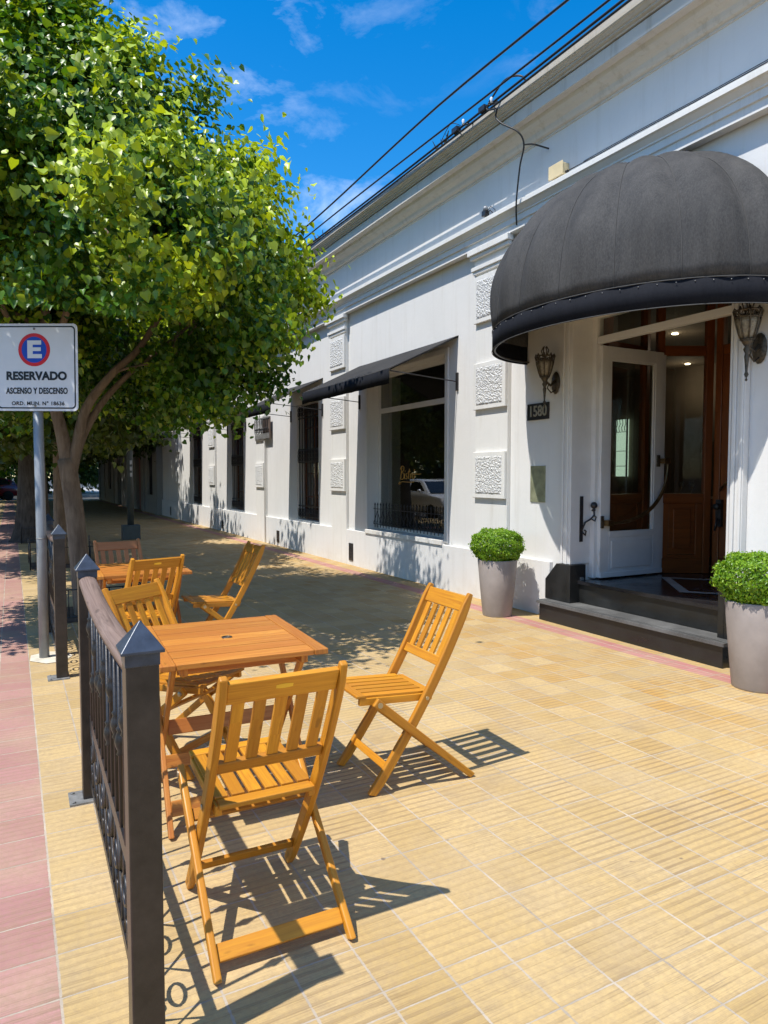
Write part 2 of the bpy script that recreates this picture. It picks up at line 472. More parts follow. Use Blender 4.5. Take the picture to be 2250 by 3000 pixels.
# ------------------------------------------------------------------ mesh builder
class MB:
    def __init__(s):
        s.v = []; s.f = []; s.uv = []; s.mi = []; s.cur = 0; s.sm = []; s.smooth = False
    def face(s, idx, uvs=None):
        s.f.append(tuple(idx)); s.mi.append(s.cur); s.sm.append(s.smooth)
        s.uv.append(uvs or [(0.0, 0.0)] * len(idx))
    def bar(s, p0, p1, w, h, side=(1, 0, 0), w1=None, h1=None):
        """box from p0 to p1: w along `side`, h across it"""
        p0 = Vector(p0); p1 = Vector(p1)
        d = (p1 - p0); ln = d.length; d.normalize()
        sd_ = Vector(side); sd_ = (sd_ - d * sd_.dot(d)).normalized()
        up = d.cross(sd_)
        w1 = w if w1 is None else w1; h1 = h if h1 is None else h1
        n = len(s.v)
        for p, a, b in ((p0, w, h), (p1, w1, h1)):
            for i, j in ((-1, -1), (1, -1), (1, 1), (-1, 1)):
                s.v.append(p + sd_ * (i * a / 2) + up * (j * b / 2))
        r = random.random() * 5
        s.face((n + 3, n + 2, n + 1, n), [(r, 0), (r, w), (r + h, w), (r + h, 0)])
        s.face((n + 4, n + 5, n + 6, n + 7), [(r, 0), (r, w), (r + h, w), (r + h, 0)])
        off = 0
        for k in range(4):
            a = n + k; b = n + (k + 1) % 4; wd = w if k % 2 == 0 else h
            s.face((a, b, b + 4, a + 4), [(r, off), (r, off + wd), (r + ln, off + wd), (r + ln, off)])
            off += wd
    def box(s, x0, x1, y0, y1, z0, z1):
        sx, sy, sz = x1 - x0, y1 - y0, z1 - z0
        cx, cy, cz = (x0 + x1) / 2, (y0 + y1) / 2, (z0 + z1) / 2
        m = max(sx, sy, sz)
        if m == sx:
            s.bar((x0, cy, cz), (x1, cy, cz), sy, sz, (0, 1, 0))
        elif m == sy:
            s.bar((cx, y0, cz), (cx, y1, cz), sx, sz, (1, 0, 0))
        else:
            s.bar((cx, cy, z0), (cx, cy, z1), sx, sy, (1, 0, 0))
    def tube(s, pts, r, n=8, closed=False, cap=True):
        pts = [Vector(p) for p in pts]
        rs = r if isinstance(r, (list, tuple)) else [r] * len(pts)
        base = len(s.v); m = len(pts)
        t0 = (pts[1] - pts[0]).normalized()
        ref = Vector((0, 0, 1)) if abs(t0.z) < 0.9 else Vector((1, 0, 0))
        u = t0.cross(ref).normalized()
        old = s.smooth; s.smooth = True
        L_ = 0
        for i, p in enumerate(pts):
            if closed:
                t = (pts[(i + 1) % m] - pts[i - 1]).normalized()
            else:
                t = (pts[min(i + 1, m - 1)] - pts[max(i - 1, 0)])
                t = t.normalized() if t.length > 1e-9 else t0
            u = (u - t * u.dot(t))
            u = u.normalized() if u.length > 1e-6 else t.orthogonal().normalized()
            w = t.cross(u)
            for k in range(n):
                a = 2 * PI * k / n
                s.v.append(p + u * (math.cos(a) * rs[i]) + w * (math.sin(a) * rs[i]))
        for i in range(m if closed else m - 1):
            a = base + i * n; b = base + ((i + 1) % m) * n
            ln = (pts[(i + 1) % m] - pts[i]).length
            for k in range(n):
                k2 = (k + 1) % n
                c0, c1 = k / n * 0.2, (k + 1) / n * 0.2
                s.face((a + k, a + k2, b + k2, b + k), [(L_, c0), (L_, c1), (L_ + ln, c1), (L_ + ln, c0)])
            L_ += ln
        s.smooth = old
        if cap and not closed:
            s.face([base + k for k in range(n)][::-1])
            s.face([base + (m - 1) * n + k for k in range(n)])
    def lathe(s, c, prof, n=24, axis='z', sx=1, sy=1):
        c = Vector(c); base = len(s.v)
        old = s.smooth; s.smooth = True
        for r, z in prof:
            for k in range(n):
                a = 2 * PI * k / n
                q = (math.cos(a) * r * sx, math.sin(a) * r * sy, z)
                if axis == 'x': q = (q[2], q[0], q[1])
                if axis == 'y': q = (q[0], q[2], q[1])
                s.v.append(c + Vector(q))
        for i in range(len(prof) - 1):
            a = base + i * n; b = a + n
            for k in range(n):
                k2 = (k + 1) % n
                s.face((a + k, a + k2, b + k2, b + k))
        s.smooth = old
        if prof[0][0] > 1e-5: s.face([base + k for k in range(n)][::-1])
        if prof[-1][0] > 1e-5: s.face([base + (len(prof) - 1) * n + k for k in range(n)])
    def sphere(s, c, r, n=10, sx=1, sy=1, sz=1):
        s.lathe(c, [(r * math.sin(PI * i / n) + (1e-6), -r * sz * math.cos(PI * i / n)) for i in range(n + 1)], n + 2, 'z', sx, sy)
    def prism_y(s, prof, y0, y1):
        """closed (x, z) outline extruded along Y"""
        n = len(prof); b = len(s.v)
        for y in (y0, y1):
            for x, z in prof: s.v.append(Vector((x, y, z)))
        for k in range(n):
            k2 = (k + 1) % n
            s.face((b + k, b + k2, b + n + k2, b + n + k), [(y0, 0), (y0, .1), (y1, .1), (y1, 0)])
        s.face([b + k for k in range(n)][::-1]); s.face([b + n + k for k in range(n)])
    def prism_x(s, prof, x0, x1):
        n = len(prof); b = len(s.v)
        for x in (x0, x1):
            for y, z in prof: s.v.append(Vector((x, y, z)))
        for k in range(n):
            k2 = (k + 1) % n
            s.face((b + k, b + k2, b + n + k2, b + n + k))
        s.face([b + k for k in range(n)][::-1]); s.face([b + n + k for k in range(n)])
    def quad(s, a, b, c, d):
        n = len(s.v)
        for p in (a, b, c, d): s.v.append(Vector(p))
        s.face((n, n + 1, n + 2, n + 3), [(0, 0), (1, 0), (1, 1), (0, 1)])
    def xform(s, M, start=0):
        for i in range(start, len(s.v)):
            s.v[i] = M @ Vector(s.v[i])
    def build(s, name, mat, parent=None, bevel=0.0, seg=2):
        me = bpy.data.meshes.new(name)
        me.from_pydata([tuple(v) for v in s.v], [], s.f)
        uvl = me.uv_layers.new(name='UVMap')
        flat = [c for f in s.uv for uv in f for c in uv]
        uvl.data.foreach_set('uv', flat)
        me.polygons.foreach_set('use_smooth', s.sm)
        mats = mat if isinstance(mat, (list, tuple)) else [mat]
        for m in mats: me.materials.append(m)
        if len(mats) > 1: me.polygons.foreach_set('material_index', s.mi)
        me.update()
        import bmesh
        bm = bmesh.new(); bm.from_mesh(me)
        bmesh.ops.recalc_face_normals(bm, faces=bm.faces)
        bm.to_mesh(me); bm.free()
        o = bpy.data.objects.new(name, me)
        C.objects.link(o)
        if parent is not None: o.parent = parent
        if bevel:
            b = o.modifiers.new('bevel', 'BEVEL')
            b.width = bevel; b.segments = seg; b.limit_method = 'ANGLE'; b.angle_limit = R(40)
        return o

def empty(name, loc=(0, 0, 0), rz=0.0):
    o = bpy.data.objects.new(name, None)
    o.location = loc; o.rotation_euler = (0, 0, rz); o.empty_display_size = 0.2
    C.objects.link(o)
    return o
def tag(o, label=None, cat=None, group=None, kind=None):
    if label: o['label'] = label
    if cat: o['category'] = cat
    if group: o['group'] = group
    if kind: o['kind'] = kind
    return o
def children(o): return [c for c in bpy.data.objects if c.parent == o]
def copy_tree(o, parent=None):
    c = o.copy(); C.objects.link(c); c.parent = parent
    for ch in children(o): copy_tree(ch, c)
    return c
def text_mesh(txt, size, depth, mat, name, parent, M, bold=0.0, sx=1.0, align='CENTER', space=1.0):
    cu = bpy.data.curves.new(name, 'FONT')
    cu.body = txt; cu.size = size; cu.extrude = depth; cu.offset = bold
    cu.align_x = align; cu.align_y = 'CENTER'; cu.space_character = space
    t = bpy.data.objects.new('tmp', cu); C.objects.link(t)
    dg = bpy.context.evaluated_depsgraph_get()
    me = bpy.data.meshes.new_from_object(t.evaluated_get(dg))
    bpy.data.objects.remove(t)
    me.transform(M @ Matrix.Diagonal((sx, 1, 1, 1)))
    me.materials.clear(); me.materials.append(mat)
    o = bpy.data.objects.new(name, me); C.objects.link(o)
    if parent: o.parent = parent
    return o

# ------------------------------------------------------------------ ground
g = MB(); g.quad((-400, -300, -0.16), (400, -300, -0.16), (400, 500, -0.16), (-400, 500, -0.16))
tag(g.build('ground', M_asphalt), kind='structure')
g = MB(); g.box(-2.3, 5.6, -6, 46, -0.2, 0.0)
tag(g.build('pavement', M_pave), kind='structure')
g = MB(); g.box(-2.45, -2.302, -6, 46, -0.2, 0.004)
tag(g.build('kerb', M_kerb), kind='structure')
g = MB(); g.box(-15.5, -11.0, -30, 60, -0.2, -0.01)
tag(g.build('far_pavement', M_kerb), kind='structure')
g = MB(); g.box(-2.3, 8, 56, 90, -0.2, 0.0)
tag(g.build('next_block_pavement', M_kerb), kind='structure')
# light mortar patch round the sign pole
g = MB(); 
pts = [(0.09, 6.02), (0.20, 5.88), (0.33, 5.90), (0.40, 6.05), (0.36, 6.22), (0.22, 6.28), (0.10, 6.2)]
g.v = [Vector((x, y, 0.004)) for x, y in pts] + [Vector((x, y, -0.02)) for x, y in pts]
g.face(range(len(pts)))
tag(g.build('mortar_patch', M_slab), kind='structure')

# ------------------------------------------------------------------ the white corner building
WX = 4.82        # pilaster / plinth face
PX = 4.865       # recessed panel face
B = tag(empty('corner_building', (WX, 12, 0)),
        'long single storey white and pale grey building with cornice, quoins, bistro window and corner door', 'building')
def bpart(mb, name, mat, parent=None, bevel=0.0, label=None):
    par = parent or B
    off = Vector((0, 0, 0))
    p = par
    while p is not None:
        off += Vector(p.location); p = p.parent
    for i in range(len(mb.v)): mb.v[i] = Vector(mb.v[i]) - off
    o = mb.build(name, mat, par, bevel)
    if label: o['label'] = label
    return o
def wall_cells(mb, X0, X1, y0, y1, z0, z1, holes):
    ys = sorted({y0, y1, *[v for h in holes for v in h[:2] if y0 < v < y1]})
    for a, b in zip(ys[:-1], ys[1:]):
        hs_ = sorted([h for h in holes if h[0] <= a + 1e-6 and h[1] >= b - 1e-6], key=lambda h: h[2])
        z = z0
        for h in hs_:
            if h[2] > z: mb.box(X0, X1, a, b, z, h[2])
            z = max(z, h[3])
        if z < z1: mb.box(X0, X1, a, b, z, z1)
DOOR = (3.41, 5.13, -0.1, 3.05)
BIS = (7.42, 9.60, 0.61, 2.98)
BW = [(11.57, 12.65), (16.15, 17.25), (20.3, 21.4)]
bars_h = (0.61, 2.79)
holes = [DOOR, BIS] + [(a, b, *bars_h) for a, b in BW]
w = MB(); wall_cells(w, PX, 5.22, -3.0, 26.2, -0.1, 5.1, holes)
bpart(w, 'wall', M_wall)
# plinth course
w = MB()
wall_cells(w, WX, PX - 0.001, 5.42, 26.2, -0.1, 0.57, [])
wall_cells(w, WX, PX - 0.001, -3.0, 3.15, -0.1, 0.57, [])
bpart(w, 'plinth', M_wall, bevel=0.006)
# pilasters with quoin blocks
PIL = [(6.12, 6.72), (10.30, 10.90), (14.45, 15.03), (18.6, 19.2), (23.0, 23.6), (2.0, 2.55)]
for i, (a, b) in enumerate(PIL):
    w = MB()
    w.box(WX - 0.004, PX - 0.002, a, b, -0.05, 4.045)
    w.box(WX - 0.034, WX - 0.004, a - 0.03, b + 0.03, 3.765, 3.805)
    w.box(WX - 0.050, WX - 0.004, a - 0.045, b + 0.045, 3.805, 3.85)
    w.box(WX - 0.022, WX - 0.004, a - 0.015, b + 0.015, 3.85, 3.935)
    w.box(WX - 0.060, WX - 0.004, a - 0.055, b + 0.055, 3.935, 3.98)
    w.box(WX - 0.085, WX - 0.004, a - 0.075, b + 0.075, 3.98, 4.044)
    pil = bpart(w, 'pilaster', M_trim, bevel=0.004)
    for z0 in (1.19, 2.21, 3.20):
        q = MB()
        z1 = z0 + 0.53
        q.box(WX - 0.040, WX - 0.006, a + 0.002, b - 0.002, z0, z1)
        qb = q.build('quoin_block', M_trim, pil, 0.005)
        # rough inset with a real, displaced surface
        s_ = MB(); ny, nz_ = 26, 26
        y0_, y1_ = a + 0.055, b - 0.055
        za, zb_ = z0 + 0.05, z1 - 0.05
        base = 0
        for iy in range(ny + 1):
            for iz in range(nz_ + 1):
                y = y0_ + (y1_ - y0_) * iy / ny; z = za + (zb_ - za) * iz / nz_
                edge = iy in (0, ny) or iz in (0, nz_)
                d = 0.0 if edge else 0.005 + 0.006 * abs(noise.noise(Vector((y * 48, z * 48, i * 9.1)))) * 1.8
                s_.v.append(Vector((WX - 0.041 - d, y, z)))
        for iy in range(ny):
            for iz in range(nz_):
                k = iy * (nz_ + 1) + iz
                s_.face((k, k + 1, k + nz_ + 2, k + nz_ + 1))
        for mbb in (s_,):
            for k in range(len(mbb.v)): mbb.v[k] = mbb.v[k] - Vector(B.location)
        s_.build('rough_panel', M_rough, pil)
        for k in range(len(qb.data.vertices)): qb.data.vertices[k].co -= Vector(B.location)
# architrave, frieze and cornice
ARCH = [(WX + 0.03, 4.045), (4.765, 4.045), (4.765, 4.115), (4.748, 4.12), (4.748, 4.18), (4.735, 4.186), (4.735, 4.20), (4.70, 4.236),
        (4.675, 4.245), (4.675, 4.285), (4.70, 4.292), (4.70, 4.306), (4.74, 4.312), (4.78, 4.345), (WX + 0.03, 4.35)]
w = MB(); w.prism_y(ARCH, -3.0, 26.2)
bpart(w, 'architrave', M_trim)
w = MB(); w.box(WX, PX - 0.001, -3.0, 26.2, 4.30, 4.9)
bpart(w, 'frieze', M_wall)
COR = [(WX + 0.03, 4.82), (4.808, 4.822), (4.808, 4.845), (4.78, 4.85), (4.765, 4.87), (4.755, 4.90), (4.735, 4.915), (4.70, 4.93), (4.672, 4.955), (4.655, 4.985),
       (4.60, 4.992), (4.592, 4.985), (4.572, 4.985), (4.572, 5.10), (WX + 0.03, 5.11)]
w = MB(); w.prism_y(COR, -3.0, 26.2)
bpart(w, 'cornice', M_cornice)
COP = [(WX + 0.03, 5.112), (4.56, 5.112), (4.555, 5.125), (4.53, 5.135), (4.53, 5.15), (4.515, 5.155), (4.50, 5.175), (4.485, 5.18), (4.48, 5.19), (4.48, 5.262), (4.49, 5.27), (WX + 0.4, 5.285), (WX + 0.4, 5.112)]
w = MB(); w.prism_y(COP, -3.02, 26.2)
bpart(w, 'coping', M_topedge)
# closed ceiling/roof and end wall so the rooms are dark
w = MB(); w.box(5.0, 16, -3.0, 26.2, 5.0, 5.08)
bpart(w, 'roof', M_topedge)
w = MB()
w.box(15.8, 16, -3.0, 26.2, -0.1, 5.0)
w.box(5.22, 15.8, 26.0, 26.2, -0.1, 5.0)
w.box(5.22, 15.8, -3.0, -2.8, -0.1, 5.0)
w.box(5.22, 12.2, 12.75, 12.9, -0.1, 5.0)
w.box(12.0, 12.2, -2.8, 12.7, -0.1, 5.0)
w.box(5.22, 15.8, -2.8, 26.0, 3.62, 3.7)
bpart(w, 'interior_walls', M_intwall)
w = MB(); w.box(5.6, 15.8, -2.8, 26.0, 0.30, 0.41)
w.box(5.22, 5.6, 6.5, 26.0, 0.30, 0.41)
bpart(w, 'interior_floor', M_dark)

# ---- bistro window
win = tag(empty('bistro_window', (0, 0, 0)))
win.parent = B; win.location = (0.2, -3.5, 0.6)
y0, y1, z0, z1 = BIS
w = MB()   # outer casing around the opening
cw = 0.075
w.box(4.838, PX - 0.001, y0 - cw, y0, z0 - 0.02, z1 + cw)
w.box(4.838, PX - 0.001, y1, y1 + cw, z0 - 0.02, z1 + cw)
w.box(4.838, PX - 0.001, y0, y1, z1, z1 + cw)
bpart(w, 'casing', M_white, win, 0.008)
w = MB()
FX0, FX1 = 5.04, 5.10
for (a, b, c, d) in ((y0, y0 + 0.055, z0, z1), (y1 - 0.055, y1, z0, z1), (y0 + 0.055, y1 - 0.055, z0, z0 + 0.06), (y0 + 0.055, y1 - 0.055, z1 - 0.06, z1), (y0 + 0.055, y1 - 0.055, 2.40, 2.475)):
    w.box(FX0, FX1, a + 0.0008, b - 0.0008, c + 0.0008, d - 0.0008)
bpart(w, 'frame', M_white, win, 0.004)
w = MB(); w.box(5.062, 5.066, y0 + 0.05, y1 - 0.05, z0 + 0.05, 2.41)
bpart(w, 'pane', M_glass, win)
w = MB(); w.box(5.062, 5.066, y0 + 0.05, y1 - 0.05, 2.465, z1 - 0.05)
bpart(w, 'pane', M_glass, win)
w = MB(); w.box(4.80, 5.039, y0 + 0.001, y1 - 0.001, z0 - 0.05, z0 + 0.012)
bpart(w, 'sill', M_trim, win, 0.004)
w = MB(); w.box(5.222, 5.42, y1 - 0.03, y1 + 0.03, z0, z1)
bpart(w, 'inner_reveal', M_white, win)
# low railing standing in the opening
w = MB()
RX = 4.96
zr0, zr1 = 0.70, 0.985
w.tube([(RX, y0, zr0), (RX, y1, zr0)], 0.007, 6)
w.tube([(RX, y0, zr1 - 0.05), (RX, y1, zr1 - 0.05)], 0.006, 6)
npk = 24
for i in range(npk):
    y = y0 + (y1 - y0) * (i + 0.5) / npk
    w.tube([(RX, y, zr0 - 0.05), (RX, y, zr1), (RX, y, zr1 + 0.022), (RX, y, zr1 + 0.05)], [0.006, 0.006, 0.011, 0.001], 6)
    if i % 2 == 0 and i < npk - 1:
        dy = (y1 - y0) / npk
        for s2 in (0, 1):
            yy_ = y + dy * s2 * 2 if s2 else y
            sg = 1 if not s2 else -1
            if yy_ > y1: continue
            pp = [(RX - 0.008, yy_ + sg * dy * (0.05 + 0.9 * (math.sin(t_ * PI / 2) ** 1.4)), zr0 + 0.20 - 0.17 * t_) for t_ in [k / 8 for k in range(9)]]
            w.tube(pp, 0.005, 5)
    cc = [(RX - 0.010, y + 0.024 * math.cos(a), zr0 + 0.025 + 0.024 * math.sin(a)) for a in [2 * PI * k / 10 for k in range(10)]]
    w.tube(cc, 0.004, 5, closed=True)
bpart(w, 'railing', M_iron, win)
# handwritten lettering on the pane
def strokes(lst, y_left, z_base, sc_y, sc_z, X, r):
    mb = MB()
    for st in lst:
        pts_ = []
        P = [Vector((a, b, 0)) for a, b in st]
        P = [P[0] * 2 - P[1]] + P + [P[-1] * 2 - P[-2]]
        for k in range(1, len(P) - 2):
            for j in range(5):
                t = j / 5
                q = 0.5 * ((2 * P[k]) + (-P[k - 1] + P[k + 1]) * t + (2 * P[k - 1] - 5 * P[k] + 4 * P[k + 1] - P[k + 2]) * t * t + (-P[k - 1] + 3 * P[k] - 3 * P[k + 1] + P[k + 2]) * t ** 3)
                pts_.append(q)
        pts_.append(P[-2])
        mb.tube([(X, y_left - q.x * sc_y, z_base + q.y * sc_z) for q in pts_], r, 5)
    return mb
BI = [[(0.35, 2.0), (0.22, 1.0), (0.05, -0.1)],
      [(-0.1, 1.6), (0.3, 2.15), (0.95, 2.1), (0.95, 1.5), (0.35, 1.1), (0.95, 0.95), (1.05, 0.3), (0.5, -0.1), (-0.15, 0.15)],
      [(1.28, 0.9), (1.18, 0.1), (1.36, 0.0)], [(1.36, 1.3), (1.42, 1.40)],
      [(2.0, 0.95), (1.72, 0.85), (1.72, 0.55), (1.95, 0.35), (1.86, 0.02), (1.5, 0.05)],
      [(2.62, 1.7), (2.42, 0.8), (2.38, 0.15), (2.6, 0.0)], [(2.2, 1.15), (2.85, 1.25)],
      [(2.9, 0.4), (3.0, 0.9), (2.9, 0.0)], [(2.95, 0.6), (3.2, 0.95), (3.4, 0.85)],
      [(3.7, 0.85), (3.45, 0.6), (3.5, 0.05), (3.85, 0.05), (4.0, 0.6), (3.75, 0.9), (3.6, 0.75), (4.3, 0.8)], [(3.85, 1.25), (4.1, 1.6)],
      [(-0.4, -0.75), (0.6, -0.5), (2.2, -0.55), (3.9, -0.5)], [(-0.2, -0.5), (-0.5, -0.9), (0.1, -0.85)], [(4.4, 0.85), (5.0, 0.8), (5.8, 0.85)]]
bi = strokes(BI, 8.93, 1.40, 0.100, 0.085, 5.058, 0.0045)
bpart(bi, 'lettering', M_gold, win)

# ---- barred windows
for i, (a, b) in enumerate(BW):
    bw_ = empty('barred_window'); bw_.parent = B; bw_.location = (0.1, (a + b) / 2 - 12, 0.6)
    z0_, z1_ = bars_h
    w = MB()
    w.box(5.02, 5.07, a, a + 0.07, z0_, z1_); w.box(5.02, 5.07, b - 0.07, b, z0_, z1_)
    w.box(5.02, 5.07, a + 0.071, b - 0.071, z1_ - 0.08, z1_); w.box(5.02, 5.07, a + 0.071, b - 0.071, z0_, z0_ + 0.1)
    w.box(5.02, 5.07, (a + b) / 2 - 0.04, (a + b) / 2 + 0.04, z0_ + 0.101, z1_ - 0.081)
    for k in range(1, 5):
        z = z0_ + (z1_ - z0_) * k / 5
        w.box(5.025, 5.065, a + 0.071, (a + b) / 2 - 0.041, z - 0.012, z + 0.012)
        w.box(5.025, 5.065, (a + b) / 2 + 0.041, b - 0.071, z - 0.012, z + 0.012)
    bpart(w, 'frame', M_doorwood, bw_)
    w = MB(); w.box(5.042, 5.046, a + 0.06, b - 0.06, z0_ + 0.09, z1_ - 0.07)
    bpart(w, 'pane', M_glass, bw_)
    # curtains behind the glass
    w = MB(); nn = 24; 
    for (ya, yb) in ((a + 0.06, a + 0.50), (b - 0.34, b - 0.06)):
        base = len(w.v)
        for k in range(nn + 1):
            y = ya + (yb - ya) * k / nn
            xx_ = 5.17 + 0.02 * math.sin(k * 1.9)
            w.v += [Vector((xx_, y, z0_ + 0.05)), Vector((xx_, y, z1_ - 0.05))]
        for k in range(nn):
            q = base + k * 2; w.face((q, q + 2, q + 3, q + 1))
    bpart(w, 'curtain', simple('curtain_cloth_%d' % i, (0.30, 0.28, 0.24), 0.9), bw_)
    w = MB(); X_ = 4.90; nb = 8
    zm = (z0_ + z1_) / 2 + 0.12
    for zz in (z0_ + 0.06, z0_ + 0.26, zm - 0.12, zm + 0.12, z1_ - 0.26, z1_ - 0.06):
        w.box(X_ - 0.006, X_ + 0.006, a + 0.001, b - 0.001, zz - 0.012, zz + 0.012)
    for k in range(nb):
        y = a + (b - a) * (k + 0.5) / nb
        w.tube([(X_, y, z0_ + 0.03), (X_, y, z1_ - 0.03)], 0.010, 6)
    for k in range(nb * 2):
        y = a + (b - a) * (k + 0.5) / (nb * 2)
        for zc, rr in ((zm, 0.030), (zm + 0.07, 0.026), (zm - 0.07, 0.026), (z0_ + 0.10, 0.028), (z0_ + 0.17, 0.03), (z1_ - 0.10, 0.028), (z1_ - 0.18, 0.03)):
            w.tube([(X_ - 0.012, y + rr * math.cos(q), zc + rr * 1.3 * math.sin(q)) for q in [2 * PI * m / 8 for m in range(8)]], 0.006, 4, closed=True)
    bpart(w, 'grille', M_grille, bw_)
# small grilled opening high on the pilaster
vg = empty('grilled_vent'); vg.parent = B; vg.location = (-0.03, 2.5, 2.45)
w = MB(); w.box(4.785, 4.813, 14.02, 14.96, 2.235, 2.69); bpart(w, 'backing', simple('vent_backing', (0.14, 0.10, 0.08), 0.8), vg)
w = MB()
w.box(4.77, 4.784, 14.02, 14.96, 2.66, 2.69); w.box(4.77, 4.784, 14.02, 14.96, 2.235, 2.35)
bpart(w, 'frame', M_plateg, vg)
w = MB()
for k in range(9):
    y = 14.06 + 0.86 * k / 8
    w.tube([(4.765, y + 0.03 * math.sin(t_ * PI), 2.35 + 0.31 * t_) for t_ in [m / 6 for m in range(7)]], 0.011, 5)
    w.tube([(4.76, y + 0.035 * math.cos(q), 2.44 + 0.03 * math.sin(q)) for q in [2 * PI * m / 8 for m in range(8)]], 0.006, 4, closed=True)
bpart(w, 'grille', M_iron, vg)
# foot vents
for yv, hv in ((10.12, 0.28), (13.62, 0.24), (24.6, 0.3), (17.9, 0.2)):
    w = MB(); w.box(WX - 0.012, WX - 0.001, yv - 0.075, yv + 0.075, 0.075, 0.075 + hv)
    for k in range(5):
        w.bar((WX - 0.016, yv - 0.06, 0.1 + k * (hv - 0.05) / 5), (WX - 0.016, yv + 0.06, 0.1 + (k + 0.8) * (hv - 0.05) / 5), 0.008, 0.008, (1, 0, 0))
    bpart(w, 'foot_vent', M_iron)
# thin down pipe beside the third pilaster
w = MB(); w.tube([(4.80, 14.40, 0.0), (4.80, 14.40, 2.2), (4.84, 14.40, 2.3)], 0.012, 8)
bpart(w, 'conduit', M_trim)

# ---- entrance
ent = empty('entrance'); ent.parent = B; ent.location = (0.2, -7.7, 0)
def both(fn):
    for sgn, yj in ((1, 5.13), (-1, 3.41)): fn(sgn, yj)
w = MB()   # timber casing: stepped architrave and deep lining
def cas(s_, y):
    w.box(4.80, 4.864, *sorted((y + s_ * 0.001, y + s_ * 0.105)), 0.575, 3.05)
    w.box(4.785, 4.7995, *sorted((y + s_ * 0.012, y + s_ * 0.045)), 0.575, 3.05)
    w.box(4.785, 4.7995, *sorted((y + s_ * 0.075, y + s_ * 0.10)), 0.575, 3.05)
    w.box(4.80, 5.06, *sorted((y - s_ * 0.001, y - s_ * 0.022)), 0.575, 3.04)
both(cas)
w.box(4.80, 4.864, 3.305, 5.235, 3.051, 3.16)
bpart(w, 'casing', M_white, ent, 0.006)
w = MB()
def fr(s_, y):
    w.box(5.06, 5.15, *sorted((y - s_ * 0.001, y - s_ * 0.075)), 0.43, 3.04)
both(fr)
w.box(5.07, 5.14, 3.486, 5.054, 2.735, 2.80)
w.box(5.06, 5.15, 3.486, 5.054, 2.98, 3.04)
bpart(w, 'frame', M_white, ent, 0.005)
w = MB(); w.box(5.10, 5.104, 3.48, 5.06, 2.79, 2.985)
bpart(w, 'fanlight_pane', M_glassd, ent)
# black granite dado blocks and steps
w = MB()
w.prism_x([(5.131, 0.201), (5.431, 0.201), (5.431, 0.40), (5.27, 0.573), (5.131, 0.573)], 4.775, 4.863)
w.box(4.775, 4.98, 5.075, 5.1295, 0.201, 0.573)
bpart(w, 'granite_dado', M_granite, ent, 0.003)
w = MB(); w.box(4.775, 4.98, 3.411, 3.465, 0.201, 0.573)
w.prism_x([(3.409, 0.201), (3.14, 0.201), (3.14, 0.40), (3.27, 0.573), (3.409, 0.573)], 4.775, 4.863)
bpart(w, 'granite_dado', M_granite, ent, 0.003)
w = MB(); w.box(4.945, 4.952, 5.068, 5.0745, 0.30, 0.44)
w.box(4.905, 4.945, 5.068, 5.0745, 0.29, 0.45)
bpart(w, 'light_switch_box', M_plateg, ent)
w = MB(); w.box(4.665, 5.2, 3.335, 5.39, -0.05, 0.168)
bpart(w, 'step', M_granite, ent, 0.003)
w = MB(); w.box(4.64, 4.90, 3.31, 5.41, 0.170, 0.20)
for k in range(68):
    w.box(4.645, 4.70, 3.33 + k * 0.0305, 3.345 + k * 0.0305, 0.2005, 0.2035)
bpart(w, 'step_tread', M_nosing, ent, 0.003)
w = MB(); w.box(4.90, 5.3, 3.466, 5.074, 0.203, 0.385)
bpart(w, 'step', M_granite, ent)
w = MB(); w.box(4.875, 5.16, 3.466, 5.074, 0.387, 0.42); w.box(5.16, 7.6, 2.9, 5.7, 0.411, 0.42)
bpart(w, 'threshold_floor', mat_granite('polished_dark_floor', (0.010, 0.010, 0.012), (0.02, 0.02, 0.023), 0.08), ent)
w = MB()
def ring(mb, cx, cy, a, b, wd, z):
    P = [(cx - a, cy), (cx, cy + b), (cx + a, cy), (cx, cy - b)]
    Q = [(cx - a + wd * 1.4, cy), (cx, cy + b - wd * 1.4), (cx + a - wd * 1.4, cy), (cx, cy - b + wd * 1.4)]
    for k in range(4):
        k2 = (k + 1) % 4
        mb.quad((*P[k], z), (*P[k2], z), (*Q[k2], z), (*Q[k], z))
ring(w, 5.78, 4.12, 0.62, 0.72, 0.085, 0.4235)
bpart(w, 'floor_inlay', simple('pale_terrazzo', (0.42, 0.40, 0.37), 0.15), ent)

# open white glazed leaf (hinge at the far jamb, swung inward)
leaf = empty('door_leaf'); leaf.parent = B; leaf.location = (0.28, -6.93, 0.43)
LW, LZ0, LZ1 = 0.86, 0.435, 2.715
lf = MB()
Lx0 = 5.105; Yc = 5.035; th = 0.042
def lbox(mb, xa, xb, za, zb, y_a=-th / 2, y_b=th / 2):
    mb.box(Lx0 + xa, Lx0 + xb, Yc + y_a, Yc + y_b, za, zb)
lbox(lf, 0, 0.115, LZ0, LZ1); lbox(lf, LW - 0.115, LW, LZ0, LZ1)
lbox(lf, 0.1155, LW - 0.1155, LZ1 - 0.12, LZ1); lbox(lf, 0.1155, LW - 0.1155, LZ0, LZ0 + 0.40)
lbox(lf, 0.1155, LW - 0.1155, LZ0 + 0.40, LZ0 + 0.46, -th / 2 - 0.006, th / 2 + 0.006)
